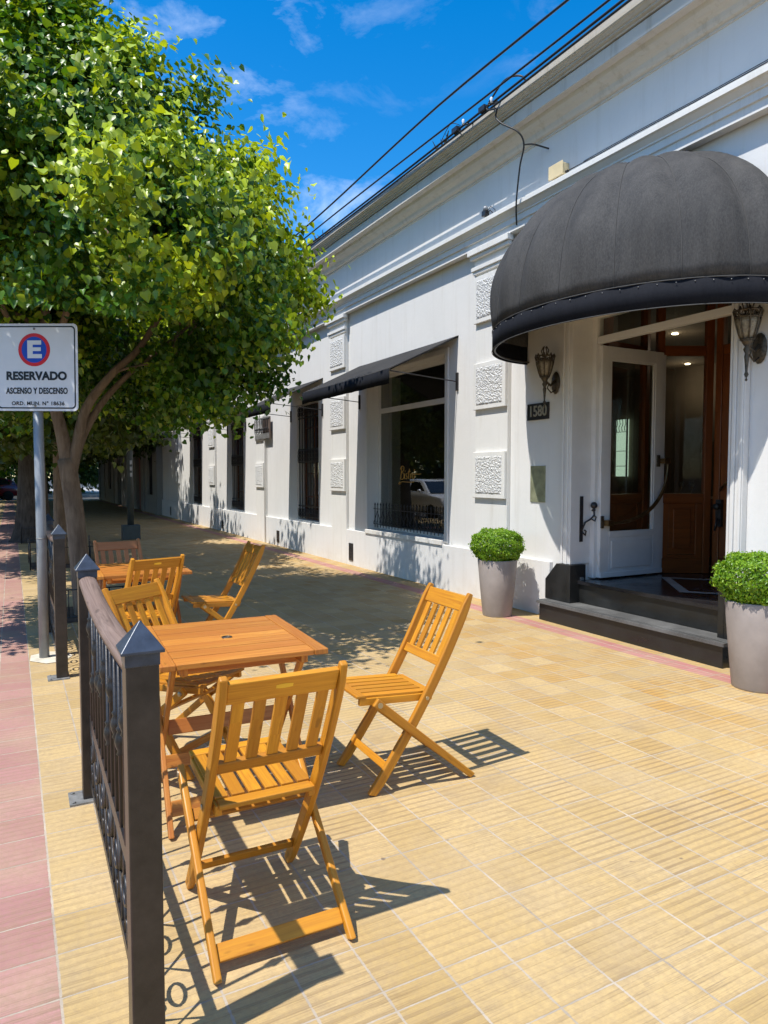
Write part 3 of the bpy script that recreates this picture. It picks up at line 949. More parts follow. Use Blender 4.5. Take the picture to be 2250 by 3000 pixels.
# glazing bead and lower raised panel
for xa, xb, za, zb in ((0.1155, 0.135, LZ0 + 0.46, LZ1 - 0.12), (LW - 0.135, LW - 0.1155, LZ0 + 0.46, LZ1 - 0.12), (0.1355, LW - 0.1355, LZ1 - 0.14, LZ1 - 0.1205)):
    lbox(lf, xa, xb, za, zb, -0.014, 0.014)
lbox(lf, 0.0, LW + 0.02, LZ0 + 0.0, LZ0 + 0.05, -th / 2 - 0.012, -th / 2 - 0.001)
lbox(lf, 0.15, LW - 0.15, LZ0 + 0.09, LZ0 + 0.36, -th / 2 - 0.008, -th / 2 - 0.001)
lbox(lf, LW + 0.001, LW + 0.045, LZ0 + 0.02, LZ1 - 0.02, -0.012, 0.035)
bpart(lf, 'leaf_frame', M_white, leaf, 0.004)
lf = MB(); lbox(lf, 0.12, LW - 0.12, LZ0 + 0.45, LZ1 - 0.125, -0.002, 0.002)
bpart(lf, 'pane', M_glassd, leaf)
lf = MB()   # curved brass pull bar from stile to stile
pl = [(Lx0 + 0.07 + 0.80 * math.sin(t * PI / 2) ** 1.0, Yc - 0.085 - 0.02 * math.sin(t * PI), 0.98 + 0.62 * (1 - math.cos(t * PI / 2)) ** 1.15) for t in [k / 20 for k in range(21)]]
lf.tube(pl, [0.012 + 0.007 * math.sin(PI * k / 20) for k in range(21)], 8)
lf.box(Lx0 + 0.03, Lx0 + 0.10, Yc - 0.10, Yc - th / 2 - 0.001, 0.955, 1.01)
lf.box(Lx0 + LW - 0.05, Lx0 + LW + 0.03, Yc - 0.10, Yc - th / 2 - 0.001, 1.575, 1.625)
bpart(lf, 'pull_bar', M_brass, leaf)
lf = MB()
lf.box(Lx0 + 0.0, Lx0 + 0.03, Yc - th / 2 - 0.020, Yc - th / 2 - 0.001, 0.93, 1.05)
lf.box(Lx0 + LW - 0.085, Lx0 + LW - 0.05, Yc - th / 2 - 0.02, Yc - th / 2 - 0.001, 1.54, 1.66)
bpart(lf, 'latch_plate', M_bronze, leaf)
lf = MB()
for z in (0.62, 1.58, 2.45):
    lf.tube([(5.10, 5.062 - 0.04, z - 0.05), (5.10, 5.022, z + 0.05)], 0.012, 8)
    lf.box(5.085, 5.12, 4.998, 5.012, z - 0.09, z + 0.09)
bpart(lf, 'hinge', M_white, leaf)

# mahogany vestibule screen behind it: canted bays
scr = empty('vestibule_screen'); scr.parent = B; scr.location = (1.2, -7.7, 0.42)
Zb, Zt, Zk, Zr = 0.422, 3.60, 1.26, 2.69
def screen(P, Q, sw=0.075):
    P = Vector((*P, 0)); Q = Vector((*Q, 0)); d = (Q - P); ln = d.length; d.normalize(); nrm = Vector((d.y, -d.x, 0))
    if nrm.x > 0 or (abs(nrm.x) < 0.05 and nrm.y > 0): nrm = -nrm
    def pc(a, b, za, zb, t=0.05, off=0.0):
        m = P + d * ((a + b) / 2) + nrm * off
        w.bar(m + Vector((0, 0, za)), m + Vector((0, 0, zb)), b - a, t, d)
    def hz(a, b, za, zb, t=0.05, off=0.0):
        c0 = P + d * a + nrm * off; c1 = P + d * b + nrm * off
        zz = Vector((0, 0, (za + zb) / 2))
        w.bar(c0 + zz, c1 + zz, zb - za, t, (0, 0, 1))
    w = MB()
    pc(0, 0.075, Zb, Zt, 0.075); pc(ln - 0.075, ln, Zb, Zt, 0.075)
    if sw > 0.08: pc(0.0755, sw, Zb + 0.17, Zr - 0.001, 0.055); pc(ln - sw, ln - 0.0755, Zb + 0.17, Zr - 0.001, 0.055)
    hz(0.076, ln - 0.076, Zr, Zr + 0.10, 0.06); hz(0.076, ln - 0.076, Zt - 0.1, Zt, 0.06)
    hz(0.076, ln - 0.076, Zb, Zb + 0.16, 0.06)
    hz(0.076, ln - 0.076, Zb + 0.16, Zb + 0.20, 0.045)
    hz(max(sw, 0.075) + 0.001, ln - max(sw, 0.075) - 0.001, Zk - 0.10, Zk, 0.06)
    if sw < 0.08: pc(0.076, 0.15, Zb + 0.161, Zk - 0.101, 0.046); pc(ln - 0.15, ln - 0.076, Zb + 0.161, Zk - 0.101, 0.046)
    hz(max(sw, 0.15) + 0.001, ln - max(sw, 0.15) - 0.001, Zb + 0.201, Zk - 0.101, 0.022)
    hz(0.20, ln - 0.20, Zb + 0.26, Zk - 0.16, 0.012, 0.018)
    fr_ = bpart(w, 'panelled_bay', M_doorwood, scr, 0.006)
    w = MB(); hz(0.074, ln - 0.074, Zk - 0.005, Zr + 0.005, 0.004)
    bpart(w, 'pane', M_glassd, scr)
    w = MB(); hz(0.074, ln - 0.074, Zr + 0.095, Zt - 0.095, 0.004)
    bpart(w, 'pane', M_glassd, scr)
A0, A1, A2 = (5.20, 5.10), (5.93, 5.17), (6.52, 4.50)
A2b, A1b, A0b = (6.52, 4.04), (5.93, 3.36), (5.20, 3.30)
screen((5.24, 5.115), (5.93, 5.20)); screen((5.94, 5.09), (6.45, 4.81)); screen((6.50, 4.78), (6.50, 3.78), 0.17); screen((6.45, 3.74), (5.96, 3.42)); screen((5.90, 3.36), (5.24, 3.33))
w = MB()
w.lathe((6.41, 4.69, 1.13), [(0.001, -0.03), (0.03, -0.028), (0.035, 0.0), (0.03, 0.028), (0.001, 0.03)], 12, 'x')
w.box(6.43, 6.468, 4.66, 4.72, 0.92, 1.2)
w.tube([(6.42, 4.69, 1.0), (6.38, 4.67, 0.96), (6.38, 4.69, 0.88)], 0.012, 6)
bpart(w, 'door_knob', M_iron, scr)
w = MB(); w.tube([(6.44, 4.68, 1.30), (6.40, 4.60, 1.36), (6.38, 4.42, 1.50)], 0.014, 6)
bpart(w, 'handrail', M_brass, scr)
w = MB()
w.box(5.2, 6.9, 3.0, 5.7, 3.604, 3.617)
bpart(w, 'vestibule_ceiling', simple('dim_ceiling', (0.25, 0.21, 0.16), 0.8), scr)
# room behind the screen: pictures, rear window, downlights
rm = empty('dining_room'); rm.parent = B; rm.location = (5, -6.5, 0.42)
w = MB()
for x, y, z in ((8.97, 7.35, 3.60), (11.6, 9.2, 3.60), (8.6, 3.9, 3.60), (6.6, 11.2, 3.6)):
    w.lathe((x, y, z), [(0.045, 0.0), (0.045, 0.01)], 16)
bpart(w, 'downlight', M_lit, rm)
for i_, (x, y, z, pw) in enumerate(((8.97, 7.35, 3.2, 4), (11.5, 9.2, 3.2, 4), (8.6, 3.9, 3.2, 4))):
    ld = bpy.data.lights.new('downlight_lamp', 'POINT'); ld.energy = pw; ld.color = (1, 0.82, 0.58); ld.shadow_soft_size = 0.05
    lo = bpy.data.objects.new('downlight_lamp', ld); lo.location = (x, y, z); C.objects.link(lo)
w = MB(); w.box(11.9, 11.94, 10.93, 11.26, 1.43, 2.68)
bpart(w, 'rear_window', M_litwin, rm)
w = MB()
for y in (10.92, 11.25): w.box(11.86, 11.899, y, y + 0.02, 1.41, 2.70)
for z in (1.41, 1.65, 1.98, 2.40, 2.68): w.box(11.86, 11.899, 10.93, 11.26, z, z + 0.012)
for y in (10.98, 11.06, 11.14, 11.21): w.tube([(11.87, y, 2.42), (11.87, y + 0.02, 2.5), (11.87, y - 0.02, 2.58), (11.87, y, 2.68)], 0.008, 5)
bpart(w, 'rear_window_bar', M_iron, rm)
w = MB()
for (x, y, z, ww, hh) in ((11.9, 10.18, 1.5, 0.32, 0.38), (11.9, 7.2, 1.5, 0.9, 0.6), (11.9, 8.6, 1.5, 0.5, 0.6)):
    w.box(x, x + 0.03, y, y + ww, z, z + 0.05); w.box(x, x + 0.03, y, y + ww, z + hh - 0.05, z + hh)
    w.box(x, x + 0.03, y, y + 0.05, z + 0.051, z + hh - 0.051); w.box(x, x + 0.03, y + ww - 0.05, y + ww, z + 0.051, z + hh - 0.051)
    w.box(x + 0.01, x + 0.02, y + 0.051, y + ww - 0.051, z + 0.051, z + hh - 0.051)
bpart(w, 'picture_frame', simple('picture_frame_dark', (0.10, 0.07, 0.04), 0.5), rm)
w = MB()
for k in range(14):
    y = 3.2 + k * 0.24; 
    w.lathe((7.8 + 0.1 * (k % 3), y, 1.17), [(0.03, 0), (0.035, 0.01), (0.005, 0.02), (0.005, 0.09), (0.03, 0.12), (0.038, 0.17), (0.034, 0.21)], 10)
bpart(w, 'wine_glass', simple('wine_glass_clear', (0.5, 0.5, 0.5), 0.05, 0, 0.05, 3, trans=0.7), rm)
w = MB(); w.box(7.6, 8.3, 3.0, 6.4, 1.12, 1.165); w.box(7.75, 8.15, 3.1, 6.3, 0.42, 1.119)
bpart(w, 'table', M_doorwood, rm)
# next building beyond
B2 = tag(empty('neighbour_building', (4.7, 32, 0)), 'dim grey neighbouring facade with a red brown door beyond the white building, in tree shade', 'building')
def b2part(mb, name, mat, par=None, bevel=0.0):
    off = Vector(B2.location) + (Vector(par.location) if par else Vector())
    for i in range(len(mb.v)): mb.v[i] = Vector(mb.v[i]) - off
    return mb.build(name, mat, par or B2, bevel)
h2 = [(27.5, 28.6, 0.7, 2.9), (30.2, 31.5, -0.1, 2.9), (33.2, 34.3, 0.7, 2.9), (36.2, 37.4, -0.1, 2.9), (40.0, 41.2, 0.7, 2.9)]
w = MB(); wall_cells(w, 4.72, 5.1, 26.22, 45.5, -0.1, 5.6, h2)
w.box(5.1, 14, 26.3, 45.5, 5.4, 5.6); w.box(13.8, 14, 26.3, 45.5, 0, 5.4); w.box(5.1, 13.8, 45.3, 45.5, 0, 5.4)
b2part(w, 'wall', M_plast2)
w = MB()
for a in (26.25, 29.2, 32.1, 35.1, 38.6, 42.6, 45.0): w.box(4.66, 4.719, a, a + 0.45, 0, 5.0)
w.box(4.60, 4.719, 26.22, 45.5, 5.05, 5.25)
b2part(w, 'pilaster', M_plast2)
for i, h in enumerate(h2):
    w = MB(); w.box(4.86, 4.92, h[0], h[1], max(0, h[2]), h[3])
    w.box(4.84, 4.86, (h[0] + h[1]) / 2 - 0.03, (h[0] + h[1]) / 2 + 0.03, max(0, h[2]), h[3])
    b2part(w, 'door' if h[2] < 0 else 'window', M_reddoor if i == 1 else M_dark)
    if h[2] > 0:
        w = MB()
        for k in range(9): w.tube([(4.80, h[0] + (h[1] - h[0]) * (k + 0.5) / 9, h[2]), (4.80, h[0] + (h[1] - h[0]) * (k + 0.5) / 9, h[3])], 0.012, 6)
        b2part(w, 'grille', M_grille)

# ------------------------------------------------------------------ things on the facade
# domed entrance awning
YC, BB, AA, ZB, HV, CC, NP = 4.41, 1.44, 1.10, 2.625, 0.185, 1.245, 0.90
aw = tag(empty('dome_awning', (PX, YC, ZB)), 'big faded black dome shaped canvas awning over the corner entrance', 'awning')
def dome_pt(t, s, bulge=0.0):
    rr = max(0.0, math.cos(s)) ** NP; zz = math.sin(s) ** NP
    k = 1 + bulge
    return Vector((-AA * math.sin(t) * rr * k, BB * math.cos(t) * rr * k, HV + CC * zz * (1 + bulge * 0.4)))
ribs_t = [R(a) for a in (0, 20, 40, 60, 80, 99, 118, 138, 159, 180)]
d_ = MB(); d_.smooth = True
sub = 6; ns = 26
ts = []
for a, b in zip(ribs_t[:-1], ribs_t[1:]):
    for k in range(sub): ts.append((a + (b - a) * k / sub, math.sin(PI * k / sub)))
ts.append((PI, 0))
for t, bl in ts:
    for j in range(ns + 1):
        s_ = (PI / 2) * j / ns
        d_.v.append(dome_pt(t, s_, 0.07 * bl * math.sin(min(1, j / ns * 4) * PI / 2) * (1 - j / ns * 0.6)))
for i in range(len(ts) - 1):
    for j in range(ns):
        a = i * (ns + 1) + j
        d_.face((a, a + ns + 1, a + ns + 2, a + 1))
o = d_.build('canopy', M_canvas, aw)
so = o.modifiers.new('thick', 'SOLIDIFY'); so.thickness = 0.004
v_ = MB(); v_.smooth = True
for t, bl in ts:
    for z in (HV + 0.004, 0.0):
        rr = 1.004 + 0.004 * math.sin(t * 23)
        v_.v.append(Vector((-AA * math.sin(t) * rr, BB * math.cos(t) * rr, z)))
for i in range(len(ts) - 1):
    a = i * 2; v_.face((a, a + 1, a + 3, a + 2))
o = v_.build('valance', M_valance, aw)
so = o.modifiers.new('thick', 'SOLIDIFY'); so.thickness = 0.004
v_ = MB()
for t in ribs_t[1:-1]:
    v_.tube([dome_pt(t, (PI / 2) * j / 22) * 1.0 + Vector((-0.003 * math.sin(t), 0.003 * math.cos(t), 0.002)) for j in range(22)], 0.0035, 5)
v_.tube([(-AA * math.sin(t) * 1.006, BB * math.cos(t) * 1.006, HV + 0.0) for t in [PI * k / 60 for k in range(61)]], 0.004, 5)
v_.tube([(-AA * math.sin(t) * 1.006, BB * math.cos(t) * 1.006, 0.002) for t in [PI * k / 60 for k in range(61)]], 0.004, 5)
v_.build('seam', M_seam, aw)
v_ = MB()
for k in range(2, 32):
    t = PI * k / 33
    v_.sphere((-AA * math.sin(t) * 1.008, BB * math.cos(t) * 1.008, HV - 0.022), 0.004, 5)
v_.build('rivet', M_plateg, aw)
v_ = MB()
for t in ribs_t[1:-1]:
    v_.tube([dome_pt(t, (PI / 2) * j / 20) * 0.985 for j in range(20)], 0.010, 6)
v_.tube([(-AA * math.sin(t) * 0.985, BB * math.cos(t) * 0.985, 0.02) for t in [PI * k / 40 for k in range(41)]], 0.010, 6)
v_.build('frame_tube', M_iron, aw)

# flat sloping awnings
def slope_awning(y0, y1, label, first=None, X1=3.90, zt=3.16, zf=2.69, hv=0.17, sw=PX):
    a = tag(empty('window_awning', (sw, (y0 + y1) / 2, zt)), label, 'awning', None)
    yy0, yy1 = -(y1 - y0) / 2, (y1 - y0) / 2
    dx = X1 - sw; dz = zf - zt
    m = MB(); m.smooth = False
    n1, n2 = 24, 12
    for i in range(n1 + 1):
        for j in range(n2 + 1):
            u = i / n1; q = j / n2
            sag = -0.006 * math.sin(PI * q) * (0.6 + 0.4 * math.sin(u * 9)) - 0.012 * math.sin(PI * u)
            m.v.append(Vector((dx * q, yy0 + (yy1 - yy0) * u, dz * q + sag)))
    m.smooth = True
    for i in range(n1):
        for j in range(n2):
            k = i * (n2 + 1) + j
            m.face((k, k + 1, k + n2 + 2, k + n2 + 1))
    o = m.build('canopy', M_canvas2, a); s1 = o.modifiers.new('thick', 'SOLIDIFY'); s1.thickness = 0.004
    m = MB(); m.smooth = True
    n1 = 60
    for i in range(n1 + 1):
        u = i / n1
        wv = 0.012 * noise.noise(Vector((u * 11, y0, 0)))
        m.v.append(Vector((dx - 0.004, yy0 + (yy1 - yy0) * u, dz - 0.012 * math.sin(PI * u))))
        m.v.append(Vector((dx - 0.004 + wv, yy0 + (yy1 - yy0) * u, dz - hv + 0.01 * math.sin(u * 40) * noise.noise(Vector((u * 6, 2, 0))))))
    for i in range(n1):
        k = i * 2; m.face((k, k + 1, k + 3, k + 2))
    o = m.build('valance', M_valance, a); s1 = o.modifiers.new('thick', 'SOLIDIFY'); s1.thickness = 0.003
    m = MB()
    for y in (yy0 + 0.012, yy1 - 0.012):
        m.tube([(dx + 0.02, y, dz - 0.02), (0.0, y, dz + 0.03 - 0.12)], 0.007, 6)
        m.tube([(0, y, -0.01), (dx, y, dz - 0.012)], 0.008, 6)
        m.box(-0.02, 0.0, y - 0.02, y + 0.02, dz - 0.20, dz + 0.02)
    m.tube([(dx + 0.01, yy0, dz - 0.012), (dx + 0.01, yy1, dz - 0.012)], 0.010, 6)
    m.tube([(0, yy0, -0.012), (0, yy1, -0.012)], 0.012, 6)
    m.build('frame_arm', M_iron, a)
    return a
slope_awning(7.15, 9.90, 'long sloping charcoal canvas awning over the big bistro window, nearest the domed one')
slope_awning(11.35, 12.95, 'dark sloping canvas awning over the nearest black barred window')
slope_awning(15.9, 17.5, 'dark sloping canvas awning over the middle barred window, half behind leaves')
slope_awning(20.1, 21.7, 'dark sloping canvas awning over the farthest barred window')

# wall sconces
def sconce(y, label):
    s_ = tag(empty('wall_sconce', (PX, y, 2.38)), label, 'wall lamp', 'torch lamps either side of the entrance')
    m = MB()
    m.lathe((-0.012, 0, 0.0), [(0.001, -0.01), (0.055, -0.008), (0.06, 0.0), (0.045, 0.010), (0.02, 0.014)], 14, 'x', 1, 1.9)
    m.tube([(-0.02, 0, 0.02), (-0.08, 0, -0.03), (-0.13, 0, 0.0), (-0.15, 0, 0.05)], [0.014, 0.012, 0.012, 0.016], 8)
    m.tube([(-0.02, 0, -0.07), (-0.07, 0, -0.10), (-0.12, 0, -0.06), (-0.10, 0, -0.01), (-0.07, 0, -0.03)], 0.007, 6)
    m.build('bracket', M_bronze, s_)
    m = MB()
    m.lathe((-0.155, 0, 0), [(0.001, -0.25), (0.010, -0.24), (0.004, -0.225), (0.016, -0.20), (0.008, -0.18), (0.012, -0.12), (0.018, -0.07), (0.012, -0.05), (0.026, -0.02), (0.016, 0.0), (0.035, 0.03), (0.045, 0.05)], 14)
    m.build('stem', M_bronze, s_)
    m = MB()
    m.lathe((-0.155, 0, 0), [(0.042, 0.052), (0.060, 0.10), (0.078, 0.17), (0.082, 0.20), (0.070, 0.205)], 8)
    m.build('glass_shade', M_lampglass, s_)
    m = MB()
    for k in range(8):
        a = 2 * PI * k / 8
        m.tube([(-0.155 + math.cos(a) * r_, math.sin(a) * r_, z_) for r_, z_ in ((0.044, 0.05), (0.063, 0.10), (0.081, 0.17), (0.088, 0.215), (0.098, 0.25), (0.088, 0.275), (0.075, 0.26))], 0.006, 5)
        a2 = a + PI / 8
        m.tube([(-0.155 + math.cos(a2) * 0.085 + 0.0, math.sin(a2) * 0.085, 0.225 + 0.022 * math.sin(q)) if False else (-0.155 + math.cos(a2 + 0.25 * math.cos(q)) * 0.087, math.sin(a2 + 0.25 * math.cos(q)) * 0.087, 0.228 + 0.022 * math.sin(q)) for q in [2 * PI * j / 8 for j in range(8)]], 0.0055, 4, closed=True)
    for zz, rr in ((0.05, 0.046), (0.205, 0.086), (0.252, 0.094)):
        m.tube([(-0.155 + rr * math.cos(q), rr * math.sin(q), zz) for q in [2 * PI * j / 20 for j in range(20)]], 0.006, 5, closed=True)
    for k in range(4):
        a = 2 * PI * k / 4 + 0.4
        m.tube([(-0.155 + 0.02 * math.cos(a), 0.02 * math.sin(a), 0.25), (-0.155 + 0.04 * math.cos(a), 0.04 * math.sin(a), 0.31), (-0.155 + 0.015 * math.cos(a), 0.015 * math.sin(a), 0.35)], 0.006, 5)
    m.build('crown_ring', M_bronze, s_)
    return s_
sconce(5.40, 'ornate antique bronze torch lamp left of the door, above the house number plate')
sconce(3.235, 'ornate antique bronze torch lamp right of the door under the dome awning')

# house number
hn = tag(empty('house_number_plate', (PX - 0.002, 5.66, 2.115)), 'dark metal house number plate reading 1580 on the wall beside the entrance', 'number plate')
m = MB(); m.box(-0.012, 0, -0.165, 0.165, -0.085, 0.085); m.build('plate', M_iron, hn, 0.003)
m = MB()
for (a, b, c, d) in ((-0.165, 0.165, 0.073, 0.085), (-0.165, 0.165, -0.085, -0.073), (-0.165, -0.153, -0.0725, 0.0725), (0.153, 0.165, -0.0725, 0.0725)):
    m.box(-0.018, -0.0125, a, b, c, d)
m.build('rim', M_iron, hn)
TW = Matrix(((0, 0, -1, 0), (-1, 0, 0, 0), (0, 1, 0, 0), (0, 0, 0, 1)))   # text facing -X, reading towards -Y
text_mesh('1580', 0.155, 0.004, simple('pewter_digit', (0.42, 0.39, 0.32), 0.4, 0.5), 'digits', hn, Matrix.Translation((-0.016, 0, 0)) @ TW, 0.002, 0.92)
# brass plaque
m = MB(); m.box(-0.008, 0, -0.115, 0.115, -0.19, 0.19)
for yy in (-0.1, 0.1):
    for zz in (-0.175, 0.175): m.sphere((-0.009, yy, zz), 0.007, 6)
pq = m.build('wall_plaque', M_greenplate); pq.location = (PX - 0.001, 5.66, 1.36)
tag(pq, 'greenish brass plaque fixed to the wall below the house number', 'plaque')
# iron door stay on the reveal
st = tag(empty('door_stay', (4.94, 5.108, 1.02)), 'black wrought iron scroll bracket with round knob on the white entrance reveal', 'bracket')
m = MB(); m.box(-0.022, 0.022, -0.008, 0, -0.225, 0.225)
m.build('back_plate', M_iron, st, 0.003)
m = MB()
m.tube([(0.0, -0.012, -0.11), (0.03, -0.03, -0.03), (0.08, -0.05, 0.0), (0.12, -0.055, 0.04), (0.115, -0.055, 0.09), (0.09, -0.055, 0.085)], 0.009, 8)
m.tube([(0.09, -0.05, 0.0), (0.13, -0.055, -0.02), (0.145, -0.055, 0.02), (0.125, -0.055, 0.03)], 0.008, 8)
m.tube([(0.01, -0.012, -0.13), (0.04, -0.02, -0.16), (0.05, -0.02, -0.12), (0.03, -0.02, -0.11)], 0.008, 8)
m.build('scroll', M_iron, st)
m = MB(); m.sphere((0.115, -0.055, 0.135), 0.034, 12); m.sphere((0.115, -0.055, 0.09), 0.018, 8)
m.build('knob', M_iron, st)

# junction box, lamp on the moulding, cables
jb = tag(empty('junction_box', (WX, 5.30, 4.40)), 'cream plastic junction box above the moulding, left of the dome awning top', 'junction box')
m = MB(); m.box(-0.085, -0.001, -0.09, 0.09, -0.055, 0.06); m.build('housing', M_cream, jb, 0.008)
m = MB(); m.box(-0.097, -0.086, -0.10, 0.10, -0.065, 0.07); m.build('lid', M_cream, jb, 0.006)
m = MB(); m.tube([(-0.04, -0.09, -0.03), (-0.04, -0.11, -0.03)], 0.014, 8); m.build('gland', M_iron, jb)
m = MB()
m.tube([(4.78, 5.19, 4.37), (4.79, 5.05, 4.375), (4.79, 4.8, 4.372), (4.79, 4.4, 4.378), (4.79, 3.8, 4.372), (4.79, 2.6, 4.375), (4.79, 0.5, 4.37)], 0.0045, 6)
m.tube([(4.80, 5.0, 4.39), (4.805, 4.4, 4.40), (4.805, 3.8, 4.393), (4.805, 2.6, 4.40), (4.805, 0.5, 4.395)], 0.0035, 6)
tag(m.build('facade_cable', M_cable), 'thin black cable clipped along the top of the moulding from the cream box', 'cable')
fl = tag(empty('photocell', (4.74, 6.45, 4.37)), 'small black light sensor with loose wires standing on the moulding', 'sensor')
m = MB(); m.box(-0.03, 0.03, -0.035, 0.035, -0.03, 0.03); m.build('base', M_iron, fl, 0.005)
m = MB(); m.lathe((0, 0, 0.03), [(0.028, 0), (0.03, 0.03), (0.02, 0.05), (0.001, 0.056)], 12); m.build('dome', M_polegrey, fl)
m = MB(); m.tube([(0, -0.03, 0.02), (0.0, -0.10, 0.05), (0.02, -0.15, 0.0), (0.05, -0.11, -0.03)], 0.004, 5)
m.tube([(0, -0.03, 0.0), (0.0, -0.09, 0.01), (0.0, -0.13, -0.03)], 0.006, 5); m.build('loose_wire', M_cable, fl)
def smooth_pts(P, n=6):
    P = [Vector(p) for p in P]; P = [P[0] * 2 - P[1]] + P + [P[-1] * 2 - P[-2]]; out = []
    for k in range(1, len(P) - 2):
        for j in range(n):
            t = j / n
            out.append(0.5 * ((2 * P[k]) + (-P[k - 1] + P[k + 1]) * t + (2 * P[k - 1] - 5 * P[k] + 4 * P[k + 1] - P[k + 2]) * t * t + (-P[k - 1] + 3 * P[k] - 3 * P[k + 1] + P[k + 2]) * t ** 3))
    out.append(P[-2]); return out
m = MB()
m.tube(smooth_pts([(4.40, 5.80, 5.14), (4.42, 5.85, 5.08), (4.44, 5.78, 4.99), (4.52, 5.62, 4.86), (4.58, 5.60, 4.74), (4.60, 5.68, 4.58), (4.62, 5.74, 4.40), (4.65, 5.80, 4.22), (4.70, 5.85, 4.05)]), 0.009, 6)
m.tube(smooth_pts([(4.58, 5.60, 4.74), (4.66, 5.55, 4.74), (4.80, 5.48, 4.70)]), 0.008, 6)
tag(m.build('drop_cable', M_cable), 'black cable dropping from the overhead wires across the cornice down the wall', 'cable')

# overhead wires along the facade, pinned to a bracket on the cornice
def wire(X, zf, r, label, y0=-3.0, y1=44):
    m = MB()
    m.tube([(X, y0 + (y1 - y0) * k / 90, zf(y0 + (y1 - y0) * k / 90)) for k in range(91)], r, 6, cap=False)
    tag(m.build('overhead_wire', M_cable), label, 'cable', 'overhead wires above the cornice')
wire(4.40, lambda y: 5.60 + 0.066 * math.cos((y - 6.8) * 0.68) * math.exp(-abs(y - 6.8) * 0.11), 0.013, 'highest and outermost of the overhead wires, slightly wavy against the sky')
wire(4.40, lambda y: 5.36 - 0.033 * math.sin(y * 0.45), 0.011, 'middle overhead wire, between the wavy top one and the twin pair')
wire(4.42, lambda y: 5.25 + 0.013 * math.sin(y * 0.55), 0.0125, 'upper wire of the twin pair running nearest the cornice')
wire(4.42, lambda y: 5.21 + 0.013 * math.sin(y * 0.55 + 0.3), 0.0115, 'lower wire of the twin pair running nearest the cornice')
br = tag(empty('wire_bracket', (4.55, 5.95, 5.27)), 'small bracket with white insulators and looped wire on the cornice edge', 'bracket')
m = MB(); m.tube([(0.05, 0, 0.0), (-0.04, 0.0, 0.03), (-0.15, 0.0, -0.04)], 0.012, 6); m.tube([(0.05, 0.35, 0), (-0.15, 0.4, -0.05)], 0.010, 6)
m.build('arm', M_iron, br)
m = MB(); m.tube(smooth_pts([(-0.14, 0.0, 0.0), (-0.10, -0.20, 0.13), (-0.04, -0.38, 0.10), (0.02, -0.42, 0.0)]), 0.010, 6)
m.tube(smooth_pts([(-0.13, 0.5, -0.02), (-0.08, 0.8, 0.14), (-0.02, 1.1, 0.08), (0.0, 1.3, 0.0)]), 0.004, 5)
m.tube(smooth_pts([(-0.14, 0.0, 0.0), (-0.15, 0.02, -0.07), (-0.15, -0.15, -0.13)]), 0.009, 6)
m.build('looped_wire', M_cable, br)
for y in (-0.05, 0.45):
    m = MB(); m.lathe((-0.15, y, 0.0), [(0.001, -0.035), (0.018, -0.028), (0.011, -0.01), (0.019, 0.008), (0.010, 0.022), (0.001, 0.03)], 10)
    m.build('insulator', M_signw, br)
    m = MB(); m.box(-0.17, -0.11, y + 0.10, y + 0.2, -0.05, 0.0); m.build('clamp', M_iron, br)

# ------------------------------------------------------------------ leaf meshes
def leaf_mesh(name, centers, normals, dirs, sizes, attr, mat, parent=None, shape='heart'):
    """centers, normals, dirs: (N,3); sizes (N,); attr (N,2). One folded blade each."""
    N = len(centers)
    n = normals / np.linalg.norm(normals, axis=1, keepdims=True)
    d = dirs - n * np.sum(dirs * n, axis=1, keepdims=True)
    d /= np.linalg.norm(d, axis=1, keepdims=True) + 1e-9
    sd_ = np.cross(n, d)
    curl = np.random.default_rng(N).uniform(0.2, 3.2, N)[:, None, None]
    if shape == 'heart':
        T = np.array([(0, -0.40, 0.0), (0.42, -0.48, 0.07), (0.56, -0.08, 0.11), (0.30, 0.34, 0.04), (0, 0.66, -0.10), (-0.30, 0.34, 0.04), (-0.56, -0.08, 0.11), (-0.42, -0.48, 0.07)])
        F = [(0, 1, 2), (0, 2, 3), (0, 3, 4), (0, 4, 5), (0, 5, 6), (0, 6, 7)]
    elif shape == 'oval':
        T = np.array([(0, -0.5, 0.0), (0.32, 0.0, 0.10), (0, 0.55, -0.03), (-0.32, 0.0, 0.10)])
        F = [(0, 1, 2), (0, 2, 3)]
    else:
        T = np.array([(-0.16, -0.5, 0.0), (0.16, -0.5, 0.0), (0.05, 0.8, -0.1), (-0.05, 0.8, -0.1)])
        F = [(0, 1, 2), (0, 2, 3)]
    k = len(T)
    V = (centers[:, None, :] + sizes[:, None, None] * (T[None, :, 0:1] * sd_[:, None, :] + T[None, :, 1:2] * d[:, None, :] + T[None, :, 2:3] * curl * n[:, None, :])).reshape(-1, 3)
    Fa = (np.array(F)[None] + (np.arange(N) * k)[:, None, None]).reshape(-1, 3)
    me = bpy.data.meshes.new(name)
    me.vertices.add(len(V)); me.vertices.foreach_set('co', V.astype(np.float32).ravel())
    me.loops.add(len(Fa) * 3); me.loops.foreach_set('vertex_index', Fa.astype(np.int32).ravel())
    me.polygons.add(len(Fa)); me.polygons.foreach_set('loop_start', (np.arange(len(Fa)) * 3).astype(np.int32))
    me.polygons.foreach_set('loop_total', np.full(len(Fa), 3, np.int32))
    me.update(calc_edges=True)
    a = me.attributes.new('lv', 'FLOAT_VECTOR', 'POINT')
    A = np.zeros((N, k, 3), np.float32); A[:, :, :2] = attr[:, None, :]
    a.data.foreach_set('vector', A.ravel())
    me.materials.append(mat)
    me.validate()
    o = bpy.data.objects.new(name, me); C.objects.link(o)
    if parent: o.parent = parent
    return o

